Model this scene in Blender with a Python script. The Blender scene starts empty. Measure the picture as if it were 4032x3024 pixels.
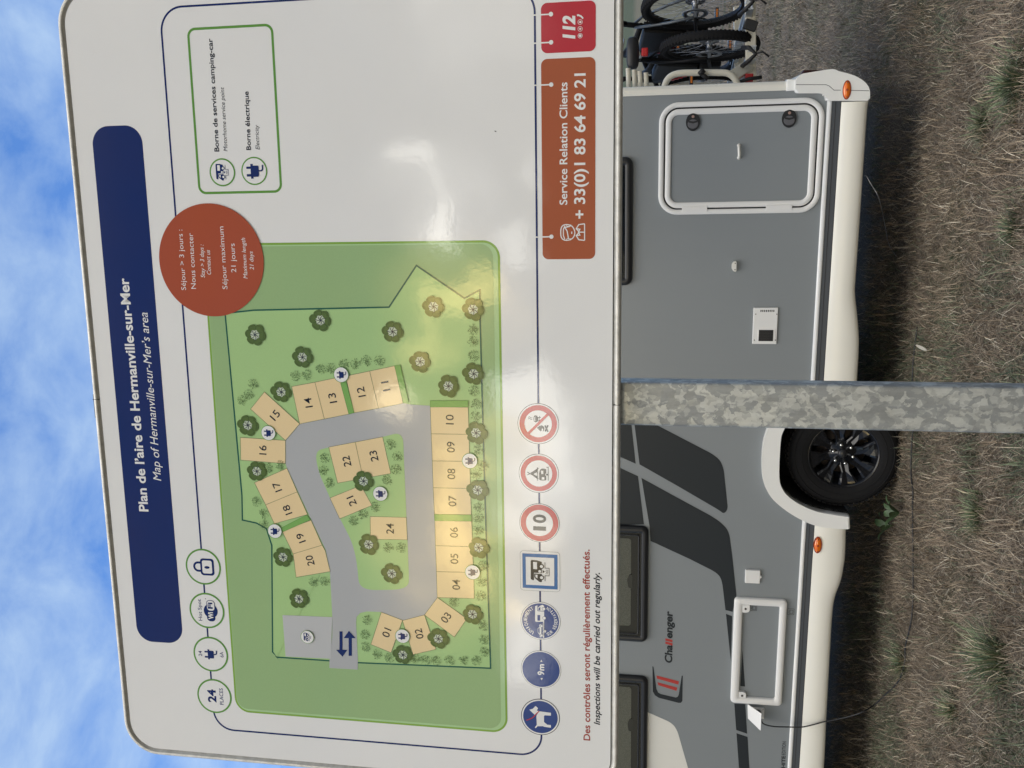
import bpy, bmesh, math, random
import numpy as np
from mathutils import Vector, Matrix

sc = bpy.context.scene
COL = sc.collection
random.seed(7)
RNG = np.random.default_rng(11)
PI = math.pi

# ------------------------------------------------------------------ camera, sky, sun, exposure
F_PX, PITCH, ROLL = 3551.2, 0.16609523, 0.0148408      # measured lens and tilt (photo is 4032 x 3024, held sideways)
CAM_H = 1.50
BOARD_YAW, BOARD_D = -0.17454516, 1.62
HOME_YAW, HOME_D = math.radians(-15.47), 5.87


def ray(x, y):
    X, Y = 1512 - y, x - 2016
    cr, sr = math.cos(ROLL), math.sin(ROLL)
    X, Y = X * cr + Y * sr, -X * sr + Y * cr
    c, s = math.cos(PITCH), math.sin(PITCH)
    return Vector((X, F_PX * c + Y * s, F_PX * s - Y * c))


def make_camera():
    fwd = ray(2016, 1512).normalized()
    right = (ray(2017, 1512) - ray(2016, 1512)).normalized()
    up = (ray(2016, 1511) - ray(2016, 1512)).normalized()
    cam = bpy.data.cameras.new('camera')
    cam.sensor_fit = 'HORIZONTAL'
    cam.sensor_width = 36.0
    cam.lens = F_PX / 4032 * 36.0
    cam.clip_start = 0.05
    cam.clip_end = 3000
    ob = bpy.data.objects.new('camera', cam)
    m = Matrix.Identity(4)
    for i, v in enumerate((right, up, -fwd)):
        for j in range(3):
            m[j][i] = v[j]
    m.translation = (0, 0, CAM_H)
    ob.matrix_world = m
    COL.objects.link(ob)
    sc.camera = ob


make_camera()
sc.view_settings.view_transform = 'Standard'
sc.view_settings.look = 'None'
sc.view_settings.gamma = 1
sc.view_settings.exposure = 0.3

SUN_AZ = math.radians(205)       # compass style: 0 = +Y, clockwise; the veiled sun stands behind the photographer
SUN_EL = math.radians(58)
SUN_DIR = Vector((math.sin(SUN_AZ) * math.cos(SUN_EL), math.cos(SUN_AZ) * math.cos(SUN_EL), math.sin(SUN_EL)))


class Nodes:
    def __init__(self, tree):
        self.t = tree
        self.n = tree.nodes
        self.l = tree.links

    def new(self, typ, **kw):
        nd = self.n.new(typ)
        for k, v in kw.items():
            setattr(nd, k, v)
        return nd

    def link(self, a, b):
        self.l.new(a, b)

    def math(self, op, a, b=None, clamp=False):
        nd = self.new('ShaderNodeMath', operation=op)
        nd.use_clamp = clamp
        for i, v in enumerate((a, b)):
            if v is None:
                continue
            if isinstance(v, (int, float)):
                nd.inputs[i].default_value = v
            else:
                self.link(v, nd.inputs[i])
        return nd.outputs[0]

    def mix(self, fac, a, b, blend='MIX'):
        nd = self.new('ShaderNodeMix', data_type='RGBA', blend_type=blend)
        for i, v in ((0, fac), (6, a), (7, b)):
            if isinstance(v, (int, float)):
                nd.inputs[i].default_value = v
            elif isinstance(v, tuple):
                nd.inputs[i].default_value = v + (1,) if len(v) == 3 else v
            else:
                self.link(v, nd.inputs[i])
        return nd.outputs[2]

    def ramp(self, fac, stops, interp='LINEAR'):
        nd = self.new('ShaderNodeValToRGB')
        cr = nd.color_ramp
        cr.interpolation = interp
        while len(cr.elements) < len(stops):
            cr.elements.new(0.5)
        for e, (p, c) in zip(cr.elements, stops):
            e.position = p
            e.color = (c, c, c, 1) if isinstance(c, (int, float)) else tuple(c) + (1,)
        self.link(fac, nd.inputs[0])
        return nd.outputs[0]

    def noise(self, vec, scale, detail=4, rough=0.5, dist=0.0):
        nd = self.new('ShaderNodeTexNoise')
        nd.inputs['Scale'].default_value = scale
        nd.inputs['Detail'].default_value = detail
        nd.inputs['Roughness'].default_value = rough
        nd.inputs['Distortion'].default_value = dist
        if vec is not None:
            self.link(vec, nd.inputs['Vector'])
        return nd.outputs['Fac']


# sunset clouds: compass bearing, elevation, radius (degrees), brightness
GLOW_L = 108.0
WHITE_GLOW = ((1.0, 0.97, 0.88), [(186.0, 15.1, 0.9, 0.38), (187.3, 14.6, 0.7, 0.40), (188.4, 14.2, 0.8, 0.40), (189.9, 13.5, 1.1, 0.60), (190.8, 12.8, 0.7, 0.50), (191.0, 9.2, 1.0, 0.30), (187.0, 8.5, 0.8, 0.22), (176.7, 13.5, 1.0, 0.15), (201.4, 16.3, 1.1, 0.45), (200.8, 8.8, 1.8, 0.45), (203.0, 7.8, 1.9, 0.50), (205.1, 6.9, 1.5, 0.40), (206.3, 8.7, 1.5, 0.45), (208.7, 8.7, 1.5, 0.40), (215.4, 8.6, 1.5, 0.35), (217.5, 7.8, 1.0, 0.30), (202.0, 6.5, 1.0, 0.30), (205.0, 8.1, 4.2, 0.22), (188.9, 13.9, 3.2, 0.12), (177.9, 10.9, 3.2, 0.07), (215.7, 7.9, 2.6, 0.12)])
WARM_GLOW = ((1.0, 0.74, 0.30), [(195.6, 15.6, 1.0, 0.50), (195.4, 14.6, 1.1, 0.65), (194.6, 13.5, 1.1, 0.75), (193.6, 11.9, 1.0, 0.90), (197.2, 15.4, 1.1, 0.45), (194.9, 12.2, 0.7, 0.75), (192.6, 10.9, 0.9, 0.70), (201.6, 16.2, 1.0, 0.50), (198.2, 14.0, 1.1, 0.30), (204.2, 13.4, 1.0, 0.50), (206.5, 13.5, 1.4, 0.65), (208.1, 12.9, 1.2, 0.75), (209.7, 12.5, 1.4, 0.75), (211.0, 13.2, 1.5, 0.60), (213.3, 11.7, 1.4, 0.60), (210.1, 10.6, 1.0, 0.60), (214.0, 9.9, 1.4, 0.65), (205.6, 11.3, 1.0, 0.55), (213.0, 14.8, 1.0, 0.30), (202.8, 10.5, 1.2, 0.40), (204.0, 12.1, 3.9, 0.18), (210.5, 12.6, 5.2, 0.22), (195.2, 13.5, 4.2, 0.18), (202.4, 14.6, 3.2, 0.12)])


def make_world():
    w = bpy.data.worlds.new('World')
    sc.world = w
    w.use_nodes = True
    N = Nodes(w.node_tree)
    bg = N.n['Background']
    bg.inputs['Strength'].default_value = 0.12
    sky = N.new('ShaderNodeTexSky', sky_type='NISHITA')
    sky.sun_disc = False
    sky.sun_elevation = SUN_EL
    sky.sun_rotation = SUN_AZ
    sky.air_density = 1.0
    sky.dust_density = 0.3
    sky.ozone_density = 2.0
    tc = N.new('ShaderNodeTexCoord')
    sep = N.new('ShaderNodeSeparateXYZ')
    N.link(tc.outputs['Generated'], sep.inputs[0])
    zz = N.math('ADD', N.math('MAXIMUM', sep.outputs[2], 0.0), 0.15)
    cmb = N.new('ShaderNodeCombineXYZ')
    N.link(N.math('DIVIDE', sep.outputs[0], zz), cmb.inputs[0])
    N.link(N.math('DIVIDE', sep.outputs[1], zz), cmb.inputs[1])
    # soft broken cloud sheet overhead
    n1 = N.noise(cmb.outputs[0], 6.0, 10, 0.60, 0.25)
    n2 = N.noise(cmb.outputs[0], 2.6, 4, 0.5)
    cover = N.ramp(N.math('ADD', N.math('MULTIPLY', n1, 0.65), N.math('MULTIPLY', n2, 0.35)), [(0.37, 0.0), (0.48, 0.45), (0.62, 1.0)])
    base = N.mix(1.0, sky.outputs[0], (0.84, 1.24, 1.72), 'MULTIPLY')
    cloudy = N.mix(N.math('MULTIPLY', cover, 0.66), base, (3.9, 5.1, 6.5))
    # ragged clouds lit from behind by the low sun, a few degrees over the horizon on the photographer's side;
    # (azimuth, elevation, radius in degrees, tint, brightness)
    w1 = N.new('ShaderNodeTexNoise')
    w1.inputs['Scale'].default_value = 13.0
    w1.inputs['Detail'].default_value = 6
    w1.inputs['Roughness'].default_value = 0.56
    N.link(tc.outputs['Generated'], w1.inputs['Vector'])
    wv = N.new('ShaderNodeVectorMath', operation='MULTIPLY_ADD')
    N.link(w1.outputs['Color'], wv.inputs[0])
    wv.inputs[1].default_value = (0.13, 0.13, 0.13)
    N.link(tc.outputs['Generated'], wv.inputs[2])
    # the sky low behind the photographer is greyer and duller than the one in view
    behind = N.ramp(N.math('ADD', N.math('MULTIPLY', sep.outputs[1], -0.5), 0.5), [(0.40, 0.0), (0.62, 1.0)])
    cloudy = N.mix(behind, cloudy, N.mix(1.0, cloudy, (0.78, 0.56, 0.40), 'MULTIPLY'))
    # thick bright cloud overhead and high on the photographer's side
    high = N.ramp(N.math('SUBTRACT', sep.outputs[2], N.math('MULTIPLY', sep.outputs[1], 0.25)), [(0.74, 0.0), (0.92, 1.0)])
    veil = N.math('MULTIPLY', high, N.ramp(n1, [(0.3, 0.8), (0.6, 1.0)]))
    out = N.mix(veil, cloudy, (8.4, 8.4, 8.5))
    # sunset haze low down on that side
    hz_ = N.math('MULTIPLY', N.ramp(N.math('ADD', N.math('MULTIPLY', sep.outputs[1], -0.5), 0.5), [(0.55, 0.0), (0.85, 1.0)]), N.ramp(sep.outputs[2], [(0.0, 0.55), (0.16, 0.65), (0.34, 0.0)]))
    out = N.mix(hz_, out, (6.0, 5.4, 4.4))
    for tint in (WHITE_GLOW, WARM_GLOW):
        acc = None
        for az, el, rad, br in tint[1]:
            az, el, rad = math.radians(az), math.radians(el), math.radians(rad)
            v = Vector((math.sin(az) * math.cos(el), math.cos(az) * math.cos(el), math.sin(el))) + Vector((0.065, 0.065, 0.065))
            dn = N.new('ShaderNodeVectorMath', operation='DISTANCE')
            N.link(wv.outputs[0], dn.inputs[0])
            dn.inputs[1].default_value = v
            mr = N.new('ShaderNodeMapRange', interpolation_type='SMOOTHSTEP')
            mr.inputs['From Min'].default_value = rad * 1.45
            mr.inputs['From Max'].default_value = rad * 0.5
            mr.inputs['To Min'].default_value = 0.0
            mr.inputs['To Max'].default_value = br
            N.link(dn.outputs['Value'], mr.inputs['Value'])
            acc = mr.outputs[0] if acc is None else N.math('MAXIMUM', acc, mr.outputs[0])
        out = N.mix(acc, out, tuple(GLOW_L * k for k in tint[0]))
    N.link(out, bg.inputs['Color'])


make_world()


def make_sun():
    d = bpy.data.lights.new('sun', 'SUN')
    d.energy = 1.2
    d.angle = math.radians(40)
    d.color = (1.0, 0.95, 0.87)
    o = bpy.data.objects.new('sun', d)
    o.rotation_euler = SUN_DIR.to_track_quat('Z', 'Y').to_euler()
    o.location = (-6, -6, 8)
    COL.objects.link(o)


make_sun()

# ------------------------------------------------------------------ helpers
MATS = {}


def mat(name, rgb, rough=0.5, metal=0.0, spec=0.5, coat=0.0, fn=None, **kw):
    if name in MATS:
        return MATS[name]
    m = bpy.data.materials.new(name)
    m.use_nodes = True
    N = Nodes(m.node_tree)
    b = N.n['Principled BSDF']
    b.inputs['Base Color'].default_value = tuple(rgb) + (1,)
    b.inputs['Roughness'].default_value = rough
    b.inputs['Metallic'].default_value = metal
    b.inputs['Specular IOR Level'].default_value = spec
    b.inputs['Coat Weight'].default_value = coat
    for k, v in kw.items():
        b.inputs[k].default_value = v
    if fn:
        fn(N, b)
    MATS[name] = m
    return m


def obj_coord(N):
    return N.new('ShaderNodeTexCoord').outputs['Object']


def bump(N, b, h, strength=0.2, dist=0.01):
    bp = N.new('ShaderNodeBump')
    bp.inputs['Strength'].default_value = strength
    bp.inputs['Distance'].default_value = dist
    N.link(h, bp.inputs['Height'])
    N.link(bp.outputs[0], b.inputs['Normal'])
    return bp


def vary(N, b, rgb, scale, lo=0.85, hi=1.1, detail=5):
    n = N.noise(obj_coord(N), scale, detail, 0.6)
    f = N.ramp(n, [(0.3, lo), (0.7, hi)])
    N.link(N.mix(1.0, tuple(rgb), f, 'MULTIPLY'), b.inputs['Base Color'])


def art(name, rgb):
    """printed ink under the board's glossy laminate: same orange-peel gloss for every ink"""
    def fn(N, b):
        oc = obj_coord(N)
        h = N.math('ADD', N.noise(oc, 95, 3, 0.55), N.math('MULTIPLY', N.noise(oc, 9, 2), 2.0))
        bump(N, b, h, 0.10, 0.00055)
        n = N.math('ADD', N.math('MULTIPLY', N.noise(oc, 900, 2), 0.6), N.math('MULTIPLY', N.noise(oc, 3.5, 5, 0.6), 0.4))
        f = N.ramp(n, [(0.35, 0.955), (0.65, 1.035)])
        N.link(N.mix(1.0, tuple(rgb), f, 'MULTIPLY'), b.inputs['Base Color'])
    return mat(name, rgb, rough=0.045, spec=0.5, fn=fn)


def wire(o, parent=None):
    COL.objects.link(o)
    if parent is not None:
        o.parent = parent
    return o


def empty(name, loc, rz=0.0, label=None, cat=None, group=None):
    o = bpy.data.objects.new(name, None)
    o.empty_display_size = 0.2
    o.location = loc
    o.rotation_euler = (0, 0, rz)
    COL.objects.link(o)
    tag(o, label, cat, group)
    return o


def tag(o, label=None, cat=None, group=None, kind=None):
    for k, v in (('label', label), ('category', cat), ('group', group), ('kind', kind)):
        if v:
            o[k] = v
    return o


LAY = 0.00016


class MB:
    """collects polygons, each with a material, and links them as ONE mesh object"""

    def __init__(self):
        self.v, self.f, self.mi, self.sm, self.mats = [], [], [], [], []

    def m(self, material):
        if material not in self.mats:
            self.mats.append(material)
        return self.mats.index(material)

    def add(self, verts, faces, material, smooth=False):
        o = len(self.v)
        self.v.extend([tuple(p) for p in verts])
        i = self.m(material)
        for f in faces:
            self.f.append([o + k for k in f])
            self.mi.append(i)
            self.sm.append(smooth)

    # flat drawing in the x-z plane, layer by layer towards -y
    def flat(self, pts, lay, material, y=None):
        yy = -lay * LAY if y is None else y
        pts = [tuple(p) for p in pts]
        a = sum(pts[i - 1][0] * p[1] - p[0] * pts[i - 1][1] for i, p in enumerate(pts))
        if a < 0:
            pts = pts[::-1]
        self.add([(p[0], yy, p[1]) for p in pts], [list(range(len(pts)))], material)

    def ring(self, outer, inner, lay, material, y=None):
        yy = -lay * LAY if y is None else y
        n = len(outer)
        vs = [(p[0], yy, p[1]) for p in outer] + [(p[0], yy, p[1]) for p in inner]
        self.add(vs, [[i, (i + 1) % n, n + (i + 1) % n, n + i] for i in range(n)], material)

    def stroke(self, pts, w, lay, material, closed=False, y=None):
        l, r = offset_lines(pts, w, closed)
        yy = -lay * LAY if y is None else y
        n = len(pts)
        vs = [(p[0], yy, p[1]) for p in l] + [(p[0], yy, p[1]) for p in r]
        k = n if closed else n - 1
        self.add(vs, [[i, (i + 1) % n, n + (i + 1) % n, n + i] for i in range(k)], material)

    def tube(self, pts, r, material, seg=10, cap=True):
        pts = [Vector(p) for p in pts]
        rs = r if isinstance(r, (list, tuple)) else [r] * len(pts)
        vs, fs = [], []
        t0 = (pts[1] - pts[0]).normalized()
        nrm = t0.orthogonal().normalized()
        for i, p in enumerate(pts):
            t = (pts[min(i + 1, len(pts) - 1)] - pts[max(i - 1, 0)]).normalized()
            nrm = (nrm - t * nrm.dot(t)).normalized()
            bn = t.cross(nrm)
            for k in range(seg):
                a = 2 * PI * k / seg
                vs.append(p + (nrm * math.cos(a) + bn * math.sin(a)) * rs[i])
        for i in range(len(pts) - 1):
            for k in range(seg):
                fs.append([i * seg + k, i * seg + (k + 1) % seg, (i + 1) * seg + (k + 1) % seg, (i + 1) * seg + k])
        if cap:
            fs.append(list(range(seg))[::-1])
            fs.append([(len(pts) - 1) * seg + k for k in range(seg)])
        self.add(vs, fs, material, True)

    def lathe(self, prof, c, axis, material, seg=48, ref=None, smooth=True, closed=True):
        """prof: (radius, along-axis) points turned round axis through c"""
        axis = Vector(axis).normalized()
        u = (Vector(ref) if ref else axis.orthogonal()).normalized()
        w = axis.cross(u)
        c = Vector(c)
        vs, fs = [], []
        n = len(prof)
        for k in range(seg):
            a = 2 * PI * k / seg
            d = u * math.cos(a) + w * math.sin(a)
            for r, h in prof:
                vs.append(c + d * r + axis * h)
        for k in range(seg):
            for i in range(n - 1):
                a, b = k * n + i, ((k + 1) % seg) * n + i
                fs.append([a, b, b + 1, a + 1])
        self.add(vs, fs, material, smooth)

    def box(self, x0, x1, y0, y1, z0, z1, material, R=None, c=(0, 0, 0), bev=0.0):
        bm = bmesh.new()
        vs = [bm.verts.new((x, y, z)) for x in (x0, x1) for y in (y0, y1) for z in (z0, z1)]
        for q in ((0, 1, 3, 2), (4, 6, 7, 5), (0, 4, 5, 1), (2, 3, 7, 6), (0, 2, 6, 4), (1, 5, 7, 3)):
            bm.faces.new([vs[i] for i in q])
        if bev:
            bmesh.ops.bevel(bm, geom=list(bm.edges), offset=bev, segments=2, affect='EDGES', profile=0.6)
        self.take(bm, material, R, c, smooth=False)

    def take(self, bm, material, R=None, c=(0, 0, 0), smooth=False):
        bmesh.ops.recalc_face_normals(bm, faces=bm.faces)
        bm.verts.index_update()
        c = Vector(c)
        vs = [(R @ v.co + c) if R is not None else (v.co + c) for v in bm.verts]
        small = [f for f in bm.faces if len(f.verts) <= 4]
        big = [f for f in bm.faces if len(f.verts) > 4]
        o = len(self.v)
        self.add(vs, [[v.index for v in f.verts] for f in small], material, smooth)
        if big:
            i = self.m(material)
            for f in big:
                self.f.append([o + v.index for v in f.verts])
                self.mi.append(i)
                self.sm.append(False)
        bm.free()

    def slab(self, pts, y0, y1, material, bev=0.004, seg=3, smooth=False):
        """outline in x-z given real thickness from y0 (front) to y1 (back), front edge rounded"""
        bm = bmesh.new()
        a = [bm.verts.new((p[0], y0, p[1])) for p in pts]
        b = [bm.verts.new((p[0], y1, p[1])) for p in pts]
        n = len(pts)
        f0 = bm.faces.new(a)
        bm.faces.new(b[::-1])
        for i in range(n):
            bm.faces.new((a[i], b[i], b[(i + 1) % n], a[(i + 1) % n]))
        if bev:
            bmesh.ops.bevel(bm, geom=list(f0.edges), offset=bev, segments=seg, affect='EDGES', profile=0.5)
        self.take(bm, material, smooth=smooth)

    def build(self, name, parent=None, bevel=None):
        me = bpy.data.meshes.new(name)
        me.from_pydata(self.v, [], self.f)
        for m in self.mats:
            me.materials.append(m)
        me.polygons.foreach_set('material_index', self.mi)
        me.polygons.foreach_set('use_smooth', self.sm)
        me.update()
        o = bpy.data.objects.new(name, me)
        return wire(o, parent)


def offset_lines(pts, w, closed=False):
    n = len(pts)
    P = [Vector((p[0], p[1])) for p in pts]
    l, r = [], []
    for i in range(n):
        a = P[i - 1] if (i > 0 or closed) else None
        b = P[(i + 1) % n] if (i < n - 1 or closed) else None
        d1 = (P[i] - a).normalized() if a is not None else None
        d2 = (b - P[i]).normalized() if b is not None else None
        d1 = d1 or d2
        d2 = d2 or d1
        n1, n2 = Vector((-d1.y, d1.x)), Vector((-d2.y, d2.x))
        mtr = (n1 + n2)
        mtr = mtr.normalized() if mtr.length > 1e-6 else n1
        k = (w / 2) / max(0.35, mtr.dot(n1))
        l.append(P[i] + mtr * k)
        r.append(P[i] - mtr * k)
    return l, r


def circ(c, r, n=56, ry=None, rot=0.0):
    ry = r if ry is None else ry
    return [(c[0] + r * math.cos(rot + 2 * PI * i / n), c[1] + ry * math.sin(rot + 2 * PI * i / n)) for i in range(n)]


def rrect(x0, x1, z0, z1, r, n=9):
    if not isinstance(r, (list, tuple)):
        r = (r,) * 4
    out = []
    for (cx, cz, sx, sz, a0), q in zip(((x1, z1, -1, -1, 0), (x0, z1, 1, -1, 90), (x0, z0, 1, 1, 180), (x1, z0, -1, 1, 270)), r):
        for i in range(n + 1):
            a = math.radians(a0 + 90 * i / n)
            out.append((cx + sx * q + q * math.cos(a), cz + sz * q + q * math.sin(a)))
    return out


def smooth_poly(pts, rad, n=6):
    """round every corner of a polygon by about rad (a number, or one per corner)"""
    out = []
    m = len(pts)
    for i in range(m):
        p, a, b = Vector(pts[i][:2]), Vector(pts[i - 1][:2]), Vector(pts[(i + 1) % m][:2])
        rr = rad[i] if isinstance(rad, (list, tuple)) else rad
        ta = min(rr, (a - p).length * 0.49)
        tb = min(rr, (b - p).length * 0.49)
        if ta < 1e-6:
            out.append(tuple(p))
            continue
        s, e = p + (a - p).normalized() * ta, p + (b - p).normalized() * tb
        for k in range(n + 1):
            t = k / n
            out.append(tuple(s * (1 - t) ** 2 + p * 2 * t * (1 - t) + e * t * t))
    return out


_fc = {}


def glyphs(s, bold, shear):
    key = (s, bold, shear)
    if key not in _fc:
        c = bpy.data.curves.new('lettering', 'FONT')
        c.body = s
        c.offset = bold
        c.resolution_u = 4
        o = bpy.data.objects.new('lettering', c)
        me = bpy.data.meshes.new_from_object(o)
        co = [(v.co.x + shear * v.co.y, v.co.y) for v in me.vertices]
        fs = [list(p.vertices) for p in me.polygons]
        bpy.data.meshes.remove(me)
        bpy.data.objects.remove(o)
        bpy.data.curves.remove(c)
        _fc[key] = (co, fs)
    return _fc[key]


def cap_of(bold):
    co, _ = glyphs('H', bold, 0)
    return max(p[1] for p in co)


def lettering(mb, s, P0, P1, cap, material, lay, bold=0.0, shear=0.0, y=None):
    co, fs = glyphs(s, bold, shear)
    x0, x1 = min(p[0] for p in co), max(p[0] for p in co)
    P0, P1 = Vector(P0), Vector(P1)
    d = P1 - P0
    ux = d.normalized()
    uy = Vector((-ux.y, ux.x))
    kx, ky = d.length / (x1 - x0), cap / cap_of(bold)
    yy = -lay * LAY if y is None else y
    vs = []
    for px, py in co:
        q = P0 + ux * ((px - x0) * kx) + uy * (py * ky)
        vs.append((q.x, yy, q.y))
    mb.add(vs, fs, material)


def lettering_at(mb, s, C, d, w, cap, material, lay, bold=0.0, shear=0.0):
    """centred on C, reading along d"""
    ux = Vector(d).normalized()
    uy = Vector((-ux.y, ux.x))
    p0 = Vector(C) - ux * w / 2 - uy * cap / 2
    lettering(mb, s, p0, p0 + ux * w, cap, material, lay, bold, shear)


# photo measurements -> coordinates on the board's own face / the motorhome's own side wall
def on_plane(x, y, yaw, D, yoff=0.0):
    r = ray(x, y)
    n = Vector((-math.sin(yaw), math.cos(yaw), 0))
    e = Vector((math.cos(yaw), math.sin(yaw), 0))
    p0 = Vector((0, D, 0))
    t = (n.dot(p0) + yoff) / n.dot(r)
    P = r * t
    return ((P - p0).dot(e), P.z + CAM_H)


def U(x, y, yoff=0.0):
    return on_plane(x, y, BOARD_YAW, BOARD_D, yoff)


def W(x, y, yoff=0.0):
    return on_plane(x, y, HOME_YAW, HOME_D, yoff)


def on_ground(x, y, z=0.0):
    r = ray(x, y)
    t = (z - CAM_H) / r.z
    return Vector((r.x * t, r.y * t, z))


def at_depth(x, y, d):
    r = ray(x, y)
    t = d / r.y
    return Vector((r.x * t, r.y * t, CAM_H + r.z * t))


def crop(ox, oy, s, fn):
    return lambda x, y: fn(ox + s * x, oy + s * y)


# ------------------------------------------------------------------ the information board on its post
sA, sG, sH, sJ, sK = 0.60277, 0.36166, 0.30139, 0.24111, 0.45819
cA = crop(200, 0, sA, U)
cB = crop(200, 950, sA, U)
cC = crop(200, 2024, sA, U)
cD = crop(1100, 0, sA, U)
cE = crop(1000, 950, sA, U)
cF = crop(1000, 1600, sA, U)
cG = crop(1950, 1500, sG, U)
cH = crop(1950, 2000, sH, U)
cI = crop(1950, 2450, sH, U)
cJ = crop(2050, 0, sJ, U)
cK = crop(2050, 300, sK, U)
cQ = crop(0, 0, 1.82278, U)

WHITE = art('board white', (0.79, 0.79, 0.785))
NAVY = art('navy ink', (0.004, 0.016, 0.115))
INK = art('black ink', (0.012, 0.014, 0.022))
GREEN = art('leaf green ink', (0.115, 0.30, 0.045))
EDGEG = art('map border green', (0.22, 0.40, 0.055))
MAPG = art('outer map green', (0.31, 0.465, 0.21))
SITEG = art('site green', (0.385, 0.585, 0.245))
PALEG = art('inner map border green', (0.40, 0.60, 0.30))
ROAD = art('map road grey', (0.43, 0.44, 0.45))
APRON = art('map apron grey', (0.50, 0.51, 0.52))
TAN = art('pitch tan', (0.80, 0.625, 0.35))
LINE = art('thin outline green', (0.10, 0.16, 0.07))
BOUND = art('boundary dark green', (0.012, 0.10, 0.065))
CROWN = art('crown olive', (0.095, 0.150, 0.028))
CROWN2 = art('crown olive dark', (0.05, 0.085, 0.018))
TWIG = art('twig ink', (0.02, 0.022, 0.035))
PITW = art('crown hollow', (0.62, 0.70, 0.55))
BUSHM = art('bush olive', (0.085, 0.14, 0.04))
HEDGEM = art('hedge green', (0.20, 0.42, 0.10))
HEDGEM2 = art('hedge dark green', (0.13, 0.31, 0.06))
RUST = art('notice rust', (0.38, 0.072, 0.022))
BRICK = art('contact rust', (0.36, 0.078, 0.022))
CRIM = art('emergency crimson', (0.46, 0.012, 0.030))
REDT = art('red lettering', (0.36, 0.055, 0.04))
SIGNR = art('sign red', (0.50, 0.03, 0.035))
SIGNB = art('sign blue', (0.018, 0.05, 0.22))
SIGNC = art('service blue', (0.012, 0.13, 0.38))
GREYL = art('fine grey line', (0.25, 0.25, 0.25))

SHEAR = 0.22
board = empty('information_board', (0, BOARD_D, 0), BOARD_YAW,
              'big white campsite map board in an aluminium frame on a galvanised steel post', 'sign')


def scale_at(fn, x, y, n):
    """length on the board of n zoom pixels measured up the board at this spot"""
    a, b = fn(x, y), fn(x - n, y)
    return abs(a[1] - b[1])


def txt(mb, s, fn0, a, fn1, b, n, material, lay, bold=0.0, shear=0.0):
    lettering(mb, s, fn0(*a), fn1(*b), scale_at(fn0, a[0], a[1], n), material, lay, bold, shear)


def box_of(fl, l, fr, r, ft, t, fb, b):
    return fl(*l)[0], fr(*r)[0], fb(*b)[1], ft(*t)[1]


# panel and frame
u0, u1 = cC(1300, 1601)[0], None
vt = 0.5 * (cB(330, 1400)[1] + cA(172, 700)[1])
vb = U(2411, 1512)[1]
u1 = cA(140, 60)[0] + 0.030
u0 = (cC(1100, 1568)[0] + cC(1500, 1602)[0]) / 2
CR = 0.060
mb = MB()
mb.flat(rrect(u0, u1, vb, vt, CR, 12), 0, WHITE)
mb.add([(p[0], 0.004, p[1]) for p in rrect(u0, u1, vb, vt, CR, 12)], [list(range(52))], WHITE)
mb.build('panel', board)


def frame_fn(N, b):
    oc = obj_coord(N)
    mp = N.new('ShaderNodeMapping')
    mp.inputs['Scale'].default_value = (4, 40, 90)
    N.link(oc, mp.inputs[0])
    n = N.noise(mp.outputs[0], 6, 5, 0.6)
    N.link(N.ramp(n, [(0.3, 0.38), (0.75, 0.62)]), b.inputs['Roughness'])
    N.link(N.ramp(N.noise(oc, 40, 6, 0.7), [(0.35, (0.55, 0.54, 0.50)), (0.6, (0.72, 0.71, 0.67))]), b.inputs['Base Color'])
    bump(N, b, n, 0.15, 0.0008)


ALU = mat('brushed aluminium', (0.62, 0.61, 0.58), 0.45, 0.35, fn=frame_fn)
GAP = mat('dark gap', (0.012, 0.012, 0.013), 0.8)
prof = [(-0.001, 0.0015), (0.0012, 0.0025), (0.0013, 0.0022), (0.0050, 0.0012), (0.0056, -0.0016), (0.0070, -0.0028), (0.0100, -0.0030), (0.0122, -0.0020), (0.0136, 0.0005), (0.0140, 0.004), (0.0140, 0.030), (0.004, 0.030)]
vs, fs = [], []
loops = [rrect(u0 - d, u1 + d, vb - d, vt + d, CR + d, 12) for d, _ in prof]
n = len(loops[0])
for (d, y), lp in zip(prof, loops):
    vs += [(p[0], y, p[1]) for p in lp]
for i in range(len(prof) - 1):
    for k in range(n):
        fs.append([i * n + k, i * n + (k + 1) % n, (i + 1) * n + (k + 1) % n, (i + 1) * n + k])
mb = MB()
mb.add(vs, fs[:n], GAP)
mb.add(vs, fs[n:], ALU, True)
frame = mb.build('frame', board)
for z, u in ((vt + 0.008, cB(320, 1033)[0]), (vb - 0.008, cG(1330, 260)[0])):
    mb = MB()
    mb.box(u - 0.0004, u + 0.0004, -0.0033, 0.01, z - 0.0062, z + 0.0062, GAP)
    mb.build('frame_joint', frame)
mb = MB()
u = cB(305, 1080)[0]
mb.box(u - 0.024, u + 0.024, 0.004, 0.026, vt + 0.0141, vt + 0.018, mat('black clip', (0.02, 0.02, 0.022), 0.5), bev=0.001)
mb.build('frame_clip', frame)
# back sheet keeps the frame's inside closed
mb = MB()
mb.flat(rrect(u0, u1, vb, vt, CR, 12), 0, ALU, y=0.0285)
mb.build('back_sheet', board)


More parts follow.
